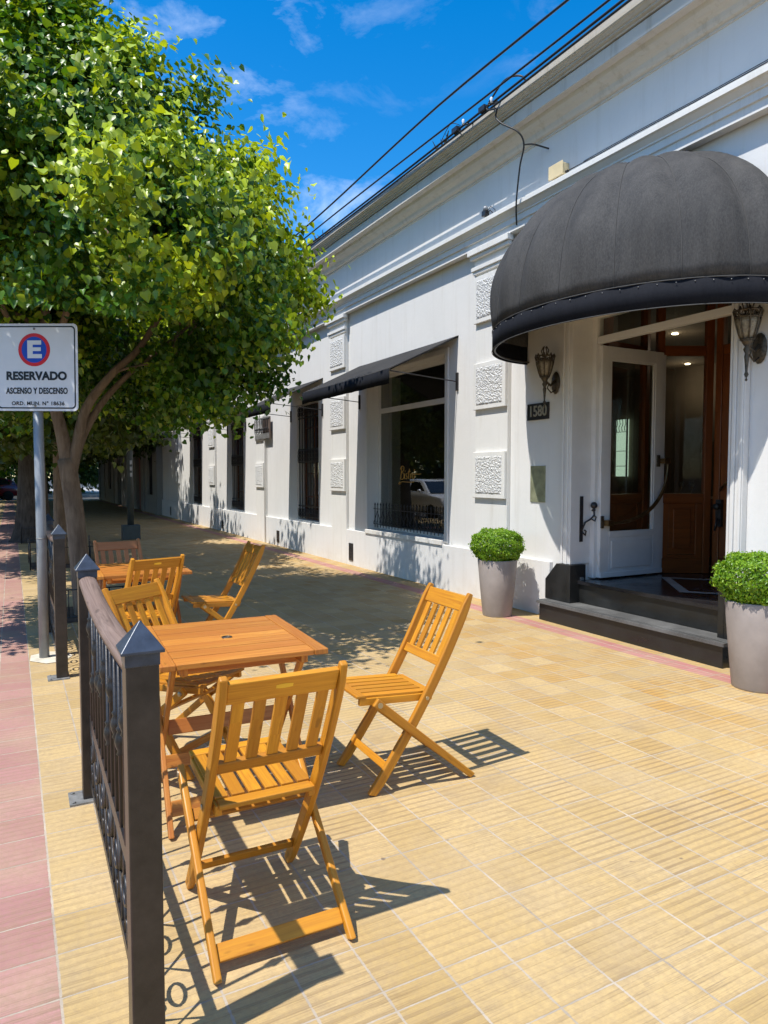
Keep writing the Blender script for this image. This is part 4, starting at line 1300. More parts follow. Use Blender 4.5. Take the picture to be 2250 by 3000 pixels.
def crown_points(rng, prof, cx, cy, nclump, nleaf, csig, lobes=0.22, inner=0.45, tilt=(0, 0), sq=(1, 1)):
    """clump centres inside a crown with height profile [(z, r)...]"""
    zs = np.array([p[0] for p in prof]); rs = np.array([p[1] for p in prof])
    out = []
    ph = rng.uniform(0, 6.28, 6)
    while len(out) < nclump:
        z = rng.uniform(zs[0], zs[-1]); r = np.interp(z, zs, rs)
        if rng.uniform() > (r / rs.max()) ** 1.1: continue
        a = rng.uniform(0, 2 * PI)
        lob = 1 + lobes * (0.5 * math.sin(3 * a + ph[0] + z * 1.4) + 0.35 * math.sin(5 * a + ph[1] - z * 2.1) + 0.35 * math.sin(2.6 * z + ph[2] + 2 * a))
        q = math.sqrt(rng.uniform(inner ** 2, 1)) 
        rr = r * lob * q
        out.append((cx + math.cos(a) * rr * sq[0] + tilt[0] * (z - zs[0]), cy + math.sin(a) * rr * sq[1] + tilt[1] * (z - zs[0]), z, q))
    cl = np.array(out)
    cen = cl[:, :3]
    idx = np.repeat(np.arange(nclump), nleaf)
    N = len(idx)
    off = rng.normal(size=(N, 3)) * np.array([csig, csig, csig * 0.75])
    # sprays: stretch each clump along its own outward drooping direction
    c0 = np.array([cx, cy, (zs[0] + zs[-1]) / 2])
    outw = cen - c0; outw /= np.linalg.norm(outw, axis=1, keepdims=True) + 1e-9
    sp = rng.uniform(-0.5, 1.0, N)[:, None] * (outw[idx] * np.array([1, 1, 0.35]) + np.array([0, 0, 0.15])) * csig * 1.9
    P = cen[idx] + off + sp
    nrm = outw[idx] * 0.55 + np.array([0, 0, 0.65]) + rng.normal(size=(N, 3)) * 0.48
    dr = outw[idx] * 0.7 + np.array([0, 0, -0.8]) + rng.normal(size=(N, 3)) * 0.5
    q = cl[idx, 3]
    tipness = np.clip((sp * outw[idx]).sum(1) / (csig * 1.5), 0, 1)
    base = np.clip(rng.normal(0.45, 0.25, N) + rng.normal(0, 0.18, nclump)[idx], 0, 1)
    yel = np.clip(rng.normal(-0.05, 0.22, N) + rng.normal(0.05, 0.18, nclump)[idx] + 0.85 * tipness * (q > 0.7) * np.clip((P[:, 2] - zs[0]) / (zs[-1] - zs[0]) * 2.2, 0, 1), 0, 1)  # young tips yellower; upper outer ones pushed further as painted sun highlights
    return P, nrm, dr, np.stack([base, yel], 1), cen

def limb(mb, pts, r0, r1, n=9):
    P = smooth_pts(pts, 5)
    mb.tube(P, [r0 + (r1 - r0) * (i / (len(P) - 1)) ** 0.8 for i in range(len(P))], n)

# ---- tree 1: the near linden
def tree(name, label, base, prof, cxy, trunkf, nclump, nleaf, size, csig, seed, mat, bark, group='lindens and old trees along the pavement', branches=26, shape='heart', tilt=(0, 0), sq=(1, 1), lobes=0.22, inner=0.45, clip=None):
    rng = np.random.default_rng(seed)
    t = tag(empty(name, (base[0], base[1], 0)), label, 'tree', group)
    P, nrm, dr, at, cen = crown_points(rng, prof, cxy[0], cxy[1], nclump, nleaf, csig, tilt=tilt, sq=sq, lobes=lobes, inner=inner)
    if clip is not None:
        k = clip(P); P, nrm, dr, at = P[k], nrm[k], dr[k], at[k]
    off = np.array([base[0], base[1], 0])
    sz = size * rng.uniform(0.55, 1.25, len(P))
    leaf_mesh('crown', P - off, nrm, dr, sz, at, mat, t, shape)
    m = MB()
    tips = trunkf(m)
    rr = random.Random(seed)
    for k in range(branches):
        c = Vector(cen[rr.randrange(len(cen))]); tp = Vector(min(tips, key=lambda q: (Vector(q) - c).length + rr.random() * 0.8))
        mid = tp.lerp(c, 0.5) + Vector((rr.uniform(-.15, .15), rr.uniform(-.15, .15), rr.uniform(-0.1, .25)))
        limb(m, [tp, mid, c], 0.028, 0.006, 6)
    for i in range(len(m.v)): m.v[i] = m.v[i] - Vector((base[0], base[1], 0))
    m.build('trunk', bark, t)
    return t
def trunk1(m):
    bx, by = 0.60, 7.85
    limb(m, [(bx + 0.05, by, -0.05), (bx + 0.03, by, 0.12), (bx, by, 0.6), (bx - 0.045, by, 1.2), (bx - 0.10, by, 1.62)], 0.108, 0.086, 14)
    m.v_mark = len(m.v)
    limb(m, [(bx - 0.075, by, 1.50), (bx - 0.14, by, 1.9), (bx - 0.22, by, 2.3), (bx - 0.27, by - 0.05, 2.9), (bx - 0.2, by - 0.2, 3.8), (bx - 0.05, by - 0.4, 5.2)], 0.076, 0.028, 12)
    limb(m, [(bx - 0.06, by, 1.48), (bx - 0.01, by - 0.03, 1.72), (bx + 0.10, by - 0.05, 2.15), (bx + 0.36, by - 0.1, 2.52), (bx + 0.66, by - 0.15, 2.85), (bx + 1.0, by - 0.3, 3.6), (bx + 1.1, by - 0.5, 4.6)], 0.066, 0.02, 12)
    limb(m, [(bx - 0.04, by + 0.05, 1.52), (bx + 0.06, by + 0.05, 1.85), (bx + 0.25, by + 0.06, 2.2), (bx + 0.50, by + 0.02, 2.5), (bx + 0.75, by + 0.0, 2.72), (bx + 1.5, by - 0.1, 3.4)], 0.056, 0.015, 10)
    limb(m, [(bx - 0.2, by, 2.2), (bx - 0.5, by - 0.5, 2.7), (bx - 0.9, by - 1.2, 3.4)], 0.05, 0.015, 8)
    limb(m, [(bx - 0.25, by, 2.5), (bx - 0.1, by - 0.8, 3.0), (bx + 0.1, by - 1.8, 3.6)], 0.05, 0.015, 8)
    limb(m, [(bx + 0.36, by - 0.1, 2.52), (bx + 0.62, by - 0.2, 2.60), (bx + 0.85, by - 0.25, 2.62)], 0.016, 0.006, 6)
    return [(bx - 0.27, by, 2.9), (bx - 0.2, by - 0.2, 3.8), (bx - 0.05, by - 0.4, 5.0), (bx + 0.9, by - 0.3, 3.4), (bx + 1.1, by - 0.5, 4.4), (bx - 0.8, by - 1.1, 3.3), (bx, by - 1.6, 3.5), (bx + 1.4, by - 0.1, 3.3)]
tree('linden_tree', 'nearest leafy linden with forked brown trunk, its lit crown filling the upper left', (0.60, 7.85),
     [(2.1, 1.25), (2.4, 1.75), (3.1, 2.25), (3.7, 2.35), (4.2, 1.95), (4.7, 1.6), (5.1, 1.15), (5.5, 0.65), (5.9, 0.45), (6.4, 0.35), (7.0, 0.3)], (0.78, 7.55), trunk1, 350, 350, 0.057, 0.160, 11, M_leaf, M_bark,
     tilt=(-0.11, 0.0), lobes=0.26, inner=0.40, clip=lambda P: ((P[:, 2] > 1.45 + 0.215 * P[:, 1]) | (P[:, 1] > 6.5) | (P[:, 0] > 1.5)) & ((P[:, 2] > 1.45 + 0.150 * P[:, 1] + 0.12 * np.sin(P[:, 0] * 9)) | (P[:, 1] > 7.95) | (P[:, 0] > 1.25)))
def trunk_s(bx, by, r, h, flare=1.5, lean=0.0):
    def f(m):
        limb(m, [(bx, by, -0.05), (bx, by, 0.15), (bx + lean * 0.3, by, 0.8), (bx + lean, by, h)], r * flare, r * 0.75, 12)
        limb(m, [(bx + lean, by, h - 0.1), (bx + lean - 0.4, by - 0.3, h + 0.9), (bx - 0.8, by - 0.6, h + 2.0)], r * 0.55, r * 0.2, 9)
        limb(m, [(bx + lean, by, h - 0.1), (bx + lean + 0.4, by + 0.2, h + 0.9), (bx + 1.0, by + 0.3, h + 2.0)], r * 0.6, r * 0.2, 9)
        limb(m, [(bx + lean, by, h - 0.1), (bx + lean, by, h + 1.2), (bx + lean, by, h + 2.6)], r * 0.6, r * 0.2, 9)
        return [(bx + lean, by, h + 1.2), (bx - 0.7, by - 0.5, h + 1.7), (bx + 0.9, by + 0.3, h + 1.8)]
    return f
tree('linden_tree', 'second linden from the camera with a slim straight trunk, crown drooping over the pavement', (0.67, 12.4),
     [(2.0, 1.3), (2.3, 2.1), (2.8, 2.4), (3.6, 2.5), (4.4, 2.2), (5.2, 1.6), (5.8, 0.8)], (0.42, 12.4), trunk_s(0.67, 12.4, 0.095, 2.2), 330, 110, 0.095, 0.18, 12, M_leaf2, M_bark, branches=14, sq=(0.85, 1), lobes=0.12)  # darker leaf colour than the near linden, shade put into the crown colour
tree('old_street_tree', 'thick dark trunked old tree, third along the pavement behind the sign pole', (0.40, 17.2),
     [(2.2, 1.6), (2.6, 2.4), (3.4, 2.8), (4.4, 2.7), (5.6, 2.0), (6.6, 1.0)], (0.1, 17.2), trunk_s(0.40, 17.2, 0.30, 2.6, 1.9), 320, 85, 0.14, 0.24, 13, M_leaf2, M_bark2, branches=12, sq=(0.84, 1), lobes=0.12)
tree('old_street_tree', 'fourth street tree, dark crown over the pavement near the pole with stickers', (0.5, 21.8),
     [(2.3, 1.6), (2.8, 2.5), (3.6, 2.9), (4.6, 2.8), (5.8, 2.0), (6.8, 1.0)], (0.1, 21.6), trunk_s(0.5, 21.8, 0.22, 2.6, 1.6), 320, 80, 0.15, 0.26, 14, M_leaf2, M_bark2, branches=10, sq=(0.84, 1), lobes=0.12)
tree('old_street_tree', 'fifth street tree, huge and spreading, shading the far end of the white wall', (0.6, 28.0),
     [(2.4, 3.0), (3.2, 4.0), (4.2, 4.3), (5.6, 4.3), (7.2, 3.4), (8.6, 1.8)], (1.7, 28.0), trunk_s(0.6, 28.0, 0.33, 3.0, 1.6), 520, 80, 0.19, 0.36, 15, M_leaf2, M_bark2, branches=10)
tree('old_street_tree', 'sixth street tree of the row, wide and dark', (0.6, 35.0),
     [(2.6, 2.8), (3.2, 3.7), (4.4, 4.1), (6.0, 4.0), (7.6, 3.0), (9.0, 1.6)], (1.6, 35.0), trunk_s(0.6, 35.0, 0.34, 3.0, 1.6), 480, 70, 0.22, 0.4, 16, M_leaf2, M_bark2, branches=10)
tree('old_street_tree', 'seventh and farthest street tree of the row, low dark crown before the crossing', (0.7, 42.5),
     [(2.4, 3.0), (3.2, 4.0), (4.4, 4.3), (6.0, 4.0), (7.6, 3.0), (9.0, 1.6)], (1.4, 42.5), trunk_s(0.7, 42.5, 0.34, 3.0, 1.6), 380, 50, 0.26, 0.45, 19, M_leaf2, M_bark2, branches=8)
tree('corner_tree', 'broad tree closing the end of the street beyond the crossing', (2.2, 62.0),
     [(1.0, 4.0), (3.0, 6.0), (6.0, 6.5), (9.0, 4.0), (11.0, 1.5)], (2.2, 62.0), trunk_s(2.2, 62.0, 0.4, 3.0, 1.6), 420, 50, 0.42, 0.7, 17, M_leaf2, M_bark2, None, branches=8, shape='oval')
tree('roadside_tree', 'bright green sunlit tree over the road at the far left edge', (-4.6, 50.0),
     [(0.6, 3.0), (2.0, 4.2), (4.0, 4.6), (7.0, 3.6), (9.0, 1.5)], (-4.6, 50.0), trunk_s(-4.6, 50.0, 0.3, 2.5, 1.6), 360, 50, 0.36, 0.6, 18, M_leaf, M_bark, None, branches=8, shape='oval')
# the park across the road (seen mirrored in the glass)
def conifer(x, y, h, r, seed, label):
    rng = np.random.default_rng(seed)
    t = tag(empty('cedar_tree', (x, y, 0)), label, 'tree', 'cedars across the road')
    P = []; Dv = []; 
    for z in np.arange(1.6, h, 0.42):
        rad = r * (1 - (z - 1.6) / (h - 1.2)) ** 0.8
        for k in range(int(9 + rad * 3)):
            a = rng.uniform(0, 6.28); ln = rad * rng.uniform(0.6, 1.0)
            nn_ = int(26 * ln + 8)
            u = rng.uniform(0.1, 1, nn_)
            q = np.stack([np.cos(a) * ln * u, np.sin(a) * ln * u, z - 0.5 * (ln * u) ** 1.3 * 0.25 + np.zeros(nn_)], 1) + rng.normal(size=(nn_, 3)) * np.array([0.16, 0.16, 0.07])
            P.append(q); Dv.append(np.tile([np.cos(a), np.sin(a), -0.3], (nn_, 1)) + rng.normal(size=(nn_, 3)) * 0.6)
    P = np.concatenate(P); Dv = np.concatenate(Dv); N = len(P)
    leaf_mesh('crown', P, np.array([0, 0, 1.0]) + rng.normal(size=(N, 3)) * 0.5, Dv, np.full(N, 0.34) * rng.uniform(.6, 1.3, N), np.stack([rng.uniform(0, 1, N), rng.uniform(0, .4, N)], 1), M_conif, t, 'needle')
    m = MB(); limb(m, [(0, 0, -0.1), (0, 0, h * 0.5), (0, 0, h * 0.97)], 0.32, 0.04, 10); m.build('trunk', M_bark2, t)
conifer(-14.0, -12.0, 11, 4.6, 31, 'tall dark cedar across the road behind the camera, mirrored in the door glass')
conifer(-13.0, -2.0, 9, 3.8, 32, 'cedar across the road, left of the tall one in the mirrored view')
conifer(-14.0, 20.0, 9, 4.0, 33, 'cedar across the road facing the barred windows')
tree('park_tree', 'round park tree across the road opposite the bistro window', (-13.5, 30.0),
     [(0.8, 3.0), (2.0, 4.2), (4.0, 4.6), (7.0, 3.6), (9.0, 1.5)], (-13.5, 30.0), trunk_s(-13.5, 30.0, 0.3, 2.5, 1.6), 300, 45, 0.36, 0.6, 21, M_leaf2, M_bark2, None, branches=6, shape='oval')
tree('park_tree', 'round park tree across the road, farther along than the one opposite the bistro window', (-13.5, 41.0),
     [(0.8, 3.0), (2.0, 4.6), (4.0, 5.0), (7.0, 3.6), (9.0, 1.5)], (-13.5, 41.0), trunk_s(-13.5, 41.0, 0.3, 2.5, 1.6), 300, 45, 0.36, 0.6, 22, M_leaf2, M_bark2, None, branches=6, shape='oval')

# ------------------------------------------------------------------ cars
def car(loc, rz, paint, label):
    c = tag(empty('parked_car', loc, rz), label, 'car')
    Lc, Wc = 4.1, 1.72
    body = [(-2.05, 0.30), (-2.07, 0.62), (-1.98, 0.86), (-1.10, 0.97), (-0.62, 1.06), (0.9, 1.06), (1.75, 1.04), (1.98, 0.92), (2.05, 0.60), (2.02, 0.30)]
    m = MB(); m.smooth = True
    ws = [-1, -0.96, -0.85, 0, 0.85, 0.96, 1]
    n = len(body)
    for s_ in ws:
        y = s_ * Wc / 2
        k = 1 - 0.035 * abs(s_) ** 6
        drop = 0.05 * abs(s_) ** 8
        for x, z in body: m.v.append(Vector((x * k * (1 - 0.02 * s_ * s_), y, 0.30 + (z - 0.30) * (1 - drop))))
    for i in range(len(ws) - 1):
        for j in range(n):
            a = i * n + j; b = i * n + (j + 1) % n
            m.face((a, b, b + n, a + n))
    m.face(range(n)); m.face([(len(ws) - 1) * n + j for j in range(n)])
    m.build('body', paint, c)
    cab = [(-1.05, 0.98), (-0.40, 1.42), (0.1, 1.48), (0.9, 1.46), (1.45, 1.34), (1.80, 1.03)]
    m = MB(); m.smooth = True
    n = len(cab)
    for s_ in (-1, -0.92, 0, 0.92, 1):
        for x, z in cab:
            nar = 1 - 0.22 * (z - 0.98) / 0.5
            m.v.append(Vector((x, s_ * Wc / 2 * 0.97 * nar, z - (0.03 if abs(s_) == 1 else 0))))
    for i in range(4):
        for j in range(n - 1):
            a = i * n + j; m.face((a, a + 1, a + n + 1, a + n))
    m.face(range(n)); m.face([4 * n + j for j in range(n)])
    m.build('cabin', paint, c)
    m = MB()
    def sidep(pts, s_):
        base = len(m.v)
        for x, z in pts:
            nar = 1 - 0.22 * (z - 0.98) / 0.5
            m.v.append(Vector((x, s_ * (Wc / 2 * 0.97 * nar + 0.006), z)))
        m.face(range(base, base + len(pts)))
    for s_ in (-1, 1):
        sidep([(-0.80, 1.05), (-0.32, 1.36), (0.28, 1.40), (0.28, 1.05)], s_)
        sidep([(0.36, 1.05), (0.36, 1.40), (0.88, 1.38), (1.30, 1.27), (1.38, 1.05)], s_)
    m.quad((-1.06, -0.72, 1.0), (-1.06, 0.72, 1.0), (-0.43, 0.60, 1.40), (-0.43, -0.60, 1.40))
    m.quad((1.80, -0.66, 1.07), (1.80, 0.66, 1.07), (1.48, 0.58, 1.33), (1.48, -0.58, 1.33))
    m.build('window', M_carglass, c)
    for x in (-1.28, 1.28):
        for s_ in (-1, 1):
            m = MB(); m.lathe((x, s_ * 0.78, 0.31), [(0.20, -0.09), (0.30, -0.09), (0.315, -0.05), (0.315, 0.05), (0.30, 0.09), (0.20, 0.09)], 24, 'y')
            wh = m.build('wheel', M_tyre, c)
            m = MB(); m.lathe((x, s_ * 0.80, 0.31), [(0.001, -0.06), (0.05, -0.06), (0.19, -0.05), (0.205, -0.06), (0.205, 0.06), (0.19, 0.05), (0.05, 0.06), (0.001, 0.06)], 20, 'y')
            m.build('rim', M_rim, wh)
    for s_ in (-1, 1):
        m = MB(); m.sphere((-1.93, s_ * 0.62, 0.72), 0.12, 8, 0.7, 1.3, 0.7); m.build('headlight', M_signw, c)
        m = MB(); m.sphere((1.97, s_ * 0.66, 0.82), 0.11, 8, 0.5, 1.0, 1.2); m.build('tail_light', M_signr, c)
        m = MB(); m.sphere((-0.62, s_ * 0.93, 1.06), 0.08, 8, 0.7, 1.1, 0.8); m.build('door_mirror', paint, c)
    return c
car((-3.45, 21.6, -0.16), R(90), M_carw, 'white hatchback parked at the kerb, mirrored at the right of the bistro window')
car((-3.45, 16.6, -0.16), R(90), M_carw, 'second white parked car, mirrored lower and left in the bistro window')
car((-3.45, 27.2, -0.16), R(90), M_carred, 'dark red car parked at the kerb under the street trees')
car((-1.6, 51.0, -0.16), R(8), M_carred, 'red car crossing the end of the street at the far left edge')

# ------------------------------------------------------------------ sign on its pole
sg = tag(empty('street_sign', (0.195, 6.1, 0)), 'white RESERVADO reserved parking sign with red and blue E disc on a grey pole', 'sign')
m = MB(); m.tube([(0, 0, -0.02), (0, 0, 0.82), (0, 0, 2.55)], 0.037, 16); m.build('pole', M_polegrey, sg)
m = MB(); m.tube([(0, 0, 0.95), (0, 0, 0.958)], 0.0385, 16); m.build('pole_joint', M_plateg, sg)
rot = Matrix.Rotation(R(-31.5), 4, 'Z') @ Matrix.Rotation(R(0.6), 4, 'Y')
PM = Matrix.Translation((-0.005, -0.045, 2.285)) @ rot
def rrect(hw, hh, r, n=6):
    out = []
    for cx, cz, a0 in ((hw - r, hh - r, 0), (-hw + r, hh - r, 90), (-hw + r, -hh + r, 180), (hw - r, -hh + r, 270)):
        for k in range(n + 1):
            a = R(a0 + 90 * k / n); out.append((cx + r * math.cos(a), cz + r * math.sin(a)))
    return out
def plate(mb, prof, y0, y1):
    n = len(prof); b = len(mb.v)
    for y in (y0, y1):
        for x, z in prof: mb.v.append(Vector((x, y, z)))
    for k in range(n): mb.face((b + k, b + (k + 1) % n, b + n + (k + 1) % n, b + n + k))
    mb.face([b + k for k in range(n)]); mb.face([b + n + k for k in range(n)])
def sband(name, mb, mat):
    mb.xform(PM); return mb.build(name, mat, sg)
m = MB(); plate(m, rrect(0.33, 0.335, 0.035), 0.0, 0.003); sgp = sband('panel', m, M_signw)
m = MB()
P1 = rrect(0.312, 0.317, 0.03); P2 = rrect(0.302, 0.307, 0.024); nn = len(P1); 
for x, z in P1 + P2: m.v.append(Vector((x, -0.0012, z)))
for k in range(nn): m.face((k, (k + 1) % nn, nn + (k + 1) % nn, nn + k))
sband('border_line', m, M_signk)
def disc(r, y, cz, n=40):
    mb = MB(); mb.v = [Vector((-0.015 + r * math.cos(2 * PI * k / n), y, cz + r * math.sin(2 * PI * k / n))) for k in range(n)]; mb.face(range(n)); return mb
sband('red_disc', disc(0.127, -0.0012, 0.135), M_signr)
sband('blue_disc', disc(0.100, -0.0022, 0.135), M_signb)
m = MB()
ex0, ez0 = -0.068, 0.070
plate(m, [(ex0, ez0), (ex0 + 0.115, ez0), (ex0 + 0.115, ez0 + 0.032), (ex0 + 0.043, ez0 + 0.032), (ex0 + 0.043, ez0 + 0.055), (ex0 + 0.107, ez0 + 0.055), (ex0 + 0.107, ez0 + 0.083), (ex0 + 0.043, ez0 + 0.083),
          (ex0 + 0.043, ez0 + 0.104), (ex0 + 0.111, ez0 + 0.104), (ex0 + 0.111, ez0 + 0.136), (ex0, ez0 + 0.136)], -0.0036, -0.003)
sband('letter', m, M_signw)
TS = Matrix(((1, 0, 0, 0), (0, 0, -1, 0), (0, 1, 0, 0), (0, 0, 0, 1)))      # text facing -Y
def stext(txt, size, x, z, sx, bold, space=1.0):
    return text_mesh(txt, size, 0.0004, M_signk, 'lettering', sg, PM @ Matrix.Translation((x, -0.0022, z)) @ TS, bold, sx, space=space)
stext('RESERVADO', 0.086, 0.0, -0.068, 1.0, 0.0040, 1.03)
stext('ASCENSO Y DESCENSO', 0.064, 0.003, -0.182, 0.70, 0.0022, 1.05)
stext('ORD. MUN. N\u00b0 18636', 0.040, 0.010, -0.278, 1.05, 0.0008, 1.08)
m = MB()
for z in (0.295, -0.295): m.lathe((-0.012, -0.003, z), [(0.009, 0.0), (0.008, -0.003), (0.001, -0.004)], 10, 'y')
sband('bolt', m, M_plateg)
# second pole down the pavement
p2 = tag(empty('utility_pole', (2.36, 16.6, 0)), 'dark green pole with stickers rising from a square metal base box down the pavement', 'pole')
m = MB(); m.box(-0.19, 0.19, -0.15, 0.15, 0, 0.33); m.build('base_box', simple('base_box_paint', (0.035, 0.055, 0.065), 0.45), p2, 0.01)
m = MB(); m.tube([(0, 0, 0.33), (0, 0, 2.0), (0, 0, 4.2)], 0.070, 14); m.build('pole', M_polegreen, p2)
m = MB()
for z in (1.42, 1.56, 1.70):
    nn = 5
    b0 = len(m.v)
    for k in range(nn + 1):
        a = R(-95 + 42 * k / nn)
        for zz in (z, z + 0.09): m.v.append(Vector((0.072 * math.cos(a), 0.072 * math.sin(a), zz)))
    for k in range(nn): m.face((b0 + 2 * k, b0 + 2 * k + 2, b0 + 2 * k + 3, b0 + 2 * k + 1))
m.build('sticker', simple('faded_sticker', (0.35, 0.36, 0.37), 0.6), p2)

# ------------------------------------------------------------------ fences
FX = 0.285
def fence(y0, y1, label, fx=FX, rz=0.0):
    f = tag(empty('railing_section', (fx, y0, 0), rz), label, 'railing', 'low iron railings between terrace and kerb')
    ln = y1 - y0
    for y in (0, ln):
        m = MB(); m.box(-0.038, 0.038, y - 0.038, y + 0.038, 0.008, 1.03); po = m.build('post', M_post, f, 0.004)
        m = MB()
        m.box(-0.040, 0.040, y - 0.040, y + 0.040, 1.0, 1.031)
        b = len(m.v)
        for a, z in ((0.050, 1.031), (0.050, 1.038)):
            for i, j in ((-1, -1), (1, -1), (1, 1), (-1, 1)): m.v.append(Vector((i * a, y + j * a, z)))
        m.v.append(Vector((0, y, 1.105)))
        m.face((b, b + 1, b + 2, b + 3))
        for k in range(4):
            k2 = (k + 1) % 4
            m.face((b + k, b + k2, b + 4 + k2, b + 4 + k)); m.face((b + 4 + k, b + 4 + k2, b + 8))
        m.build('post_cap', M_cap, po, 0.002)
        m = MB(); m.box(-0.095, 0.045, y - 0.07, y + 0.07, 0.0, 0.008)
        for xx in (-0.078,):
            for yy in (-0.05, 0.05): m.lathe((xx, y + yy, 0.008), [(0.009, 0), (0.009, 0.006)], 6)
        m.build('base_plate', M_plateg, po)
    def ztop(t): return 0.985 - 0.035 * math.sin(PI * t)
    m = MB(); m.smooth = True
    n = 24; prof = [(-0.036, -0.010), (-0.036, 0.004), (-0.026, 0.016), (-0.008, 0.022), (0.008, 0.022), (0.026, 0.016), (0.036, 0.004), (0.036, -0.010)]
    for i in range(n + 1):
        t = i / n; y = 0.039 + (ln - 0.078) * t
        for x, z in prof: m.v.append(Vector((x, y, ztop(t) + z)))
    k_ = len(prof)
    for i in range(n):
        for j in range(k_):
            a = i * k_ + j; b = i * k_ + (j + 1) % k_
            yy0, yy1 = ln * i / n, ln * (i + 1) / n
            m.face((a, b, b + k_, a + k_), [(yy0, j * 0.02), (yy0, j * 0.02 + 0.02), (yy1, j * 0.02 + 0.02), (yy1, j * 0.02)])
    m.build('top_rail', M_rail, f)
    m = MB(); m.bar((0, 0.039, 0.075), (0, ln - 0.039, 0.075), 0.014, 0.03, (1, 0, 0)); m.build('bottom_rail', M_iron, f)
    m = MB(); m.bar((0, 0.039, 0.36), (0, ln - 0.039, 0.36), 0.010, 0.05, (1, 0, 0)); m.build('mid_rail', M_iron, f)
    nb = 13
    for i in range(nb):
        t = (i + 1) / (nb + 1); y = ln * t
        zt = ztop(t) - 0.012
        zk = 0.56 + 0.24 * abs(math.cos(PI * t)) if i % 2 == 0 else 0.56 + 0.24 * (1 - abs(math.cos(PI * t)))
        m = MB()
        pr_ = [(0.0065, 0.385), (0.0065, zk - 0.045), (0.012, zk - 0.040), (0.008, zk - 0.03), (0.014, zk - 0.015), (0.017, zk), (0.014, zk + 0.015), (0.008, zk + 0.03), (0.012, zk + 0.040), (0.0065, zk + 0.045), (0.0065, zt)]
        m.lathe((0, y, 0), pr_, 8)
        m.build('baluster', M_iron, f)
    for i in range(nb + 1):
        ya, yb = ln * i / (nb + 1) + 0.006, ln * (i + 1) / (nb + 1) - 0.006
        if i == 0: ya = 0.039
        if i == nb: yb = ln - 0.039
        ym = (ya + yb) / 2; m = MB()
        if i % 2 == 0:
            m.tube([(0, ya, 0.335), (0, ym, 0.22), (0, yb, 0.335)], 0.006, 5)
            m.tube([(0, ya, 0.09), (0, ym, 0.22), (0, yb, 0.09)], 0.006, 5)
        else:
            rr = min(0.045, (yb - ya) / 2)
            m.tube([(0, ym + rr * math.cos(q), 0.22 + rr * math.sin(q)) for q in [2 * PI * k / 14 for k in range(14)]], 0.006, 5, closed=True)
            m.tube([(0, ym, 0.265), (0, ym, 0.335)], 0.006, 5); m.tube([(0, ym, 0.175), (0, ym, 0.09)], 0.006, 5)
            m.tube(smooth_pts([(0, ya, 0.09), (0, ya + 0.02, 0.14), (0, ym, 0.12)], 4), 0.005, 5)
        m.build('scrollwork', M_iron, f)
    return f
fence(1.73, 3.33, 'nearest railing section with pyramid capped square posts, beside the front table', 0.262, -0.014)
fence(5.43, 7.05, 'farther railing section behind the sign pole, by the nearest tree')

# low iron guards round the tree pits
def guard(x0, x1, y0, y1, label):
    t = tag(empty('tree_guard', ((x0 + x1) / 2, (y0 + y1) / 2, 0)), label, 'tree guard', 'low iron guards around the tree pits')
    hx, hy = (x1 - x0) / 2, (y1 - y0) / 2
    m = MB()
    cs = [(-hx, -hy), (hx, -hy), (hx, hy), (-hx, hy)]
    for k in range(4):
        a, b = cs[k], cs[(k + 1) % 4]
        if k == 2: continue
        for z in (0.06, 0.33): m.tube([(*a, z), (*b, z)], 0.007, 5)
        for q in range(6):
            u = (q + 0.5) / 6; x = a[0] + (b[0] - a[0]) * u; y = a[1] + (b[1] - a[1]) * u
            m.tube([(x, y, 0.06), (x, y, 0.33)], 0.005, 5)
    m.build('rails', M_iron, t)
    for a in cs:
        m = MB(); m.tube([(*a, 0), (*a, 0.40), (*a, 0.43)], [0.012, 0.012, 0.003], 6); m.build('corner_post', M_iron, t)
def pit(x0, x1, y0, y1):
    g = MB(); g.quad((x0, y0, 0.004), (x1, y0, 0.004), (x1, y1, 0.004), (x0, y1, 0.004))
    tag(g.build('tree_pit', M_pit), kind='structure')
for (a, b, c, d, lb) in ((0.40, 1.15, 7.40, 8.35, 'low iron guard around the foot of the nearest tree'),
                         (0.22, 1.15, 11.85, 12.9, 'low iron guard around the second tree, seen left of the sign pole'),
                         (0.15, 1.2, 16.6, 17.8, 'low iron guard around the third tree far down the pavement')):
    guard(a, b, c, d, lb); pit(a + 0.02, b - 0.02, c + 0.02, d - 0.02)
pit(0.2, 1.7, 21.2, 22.4)

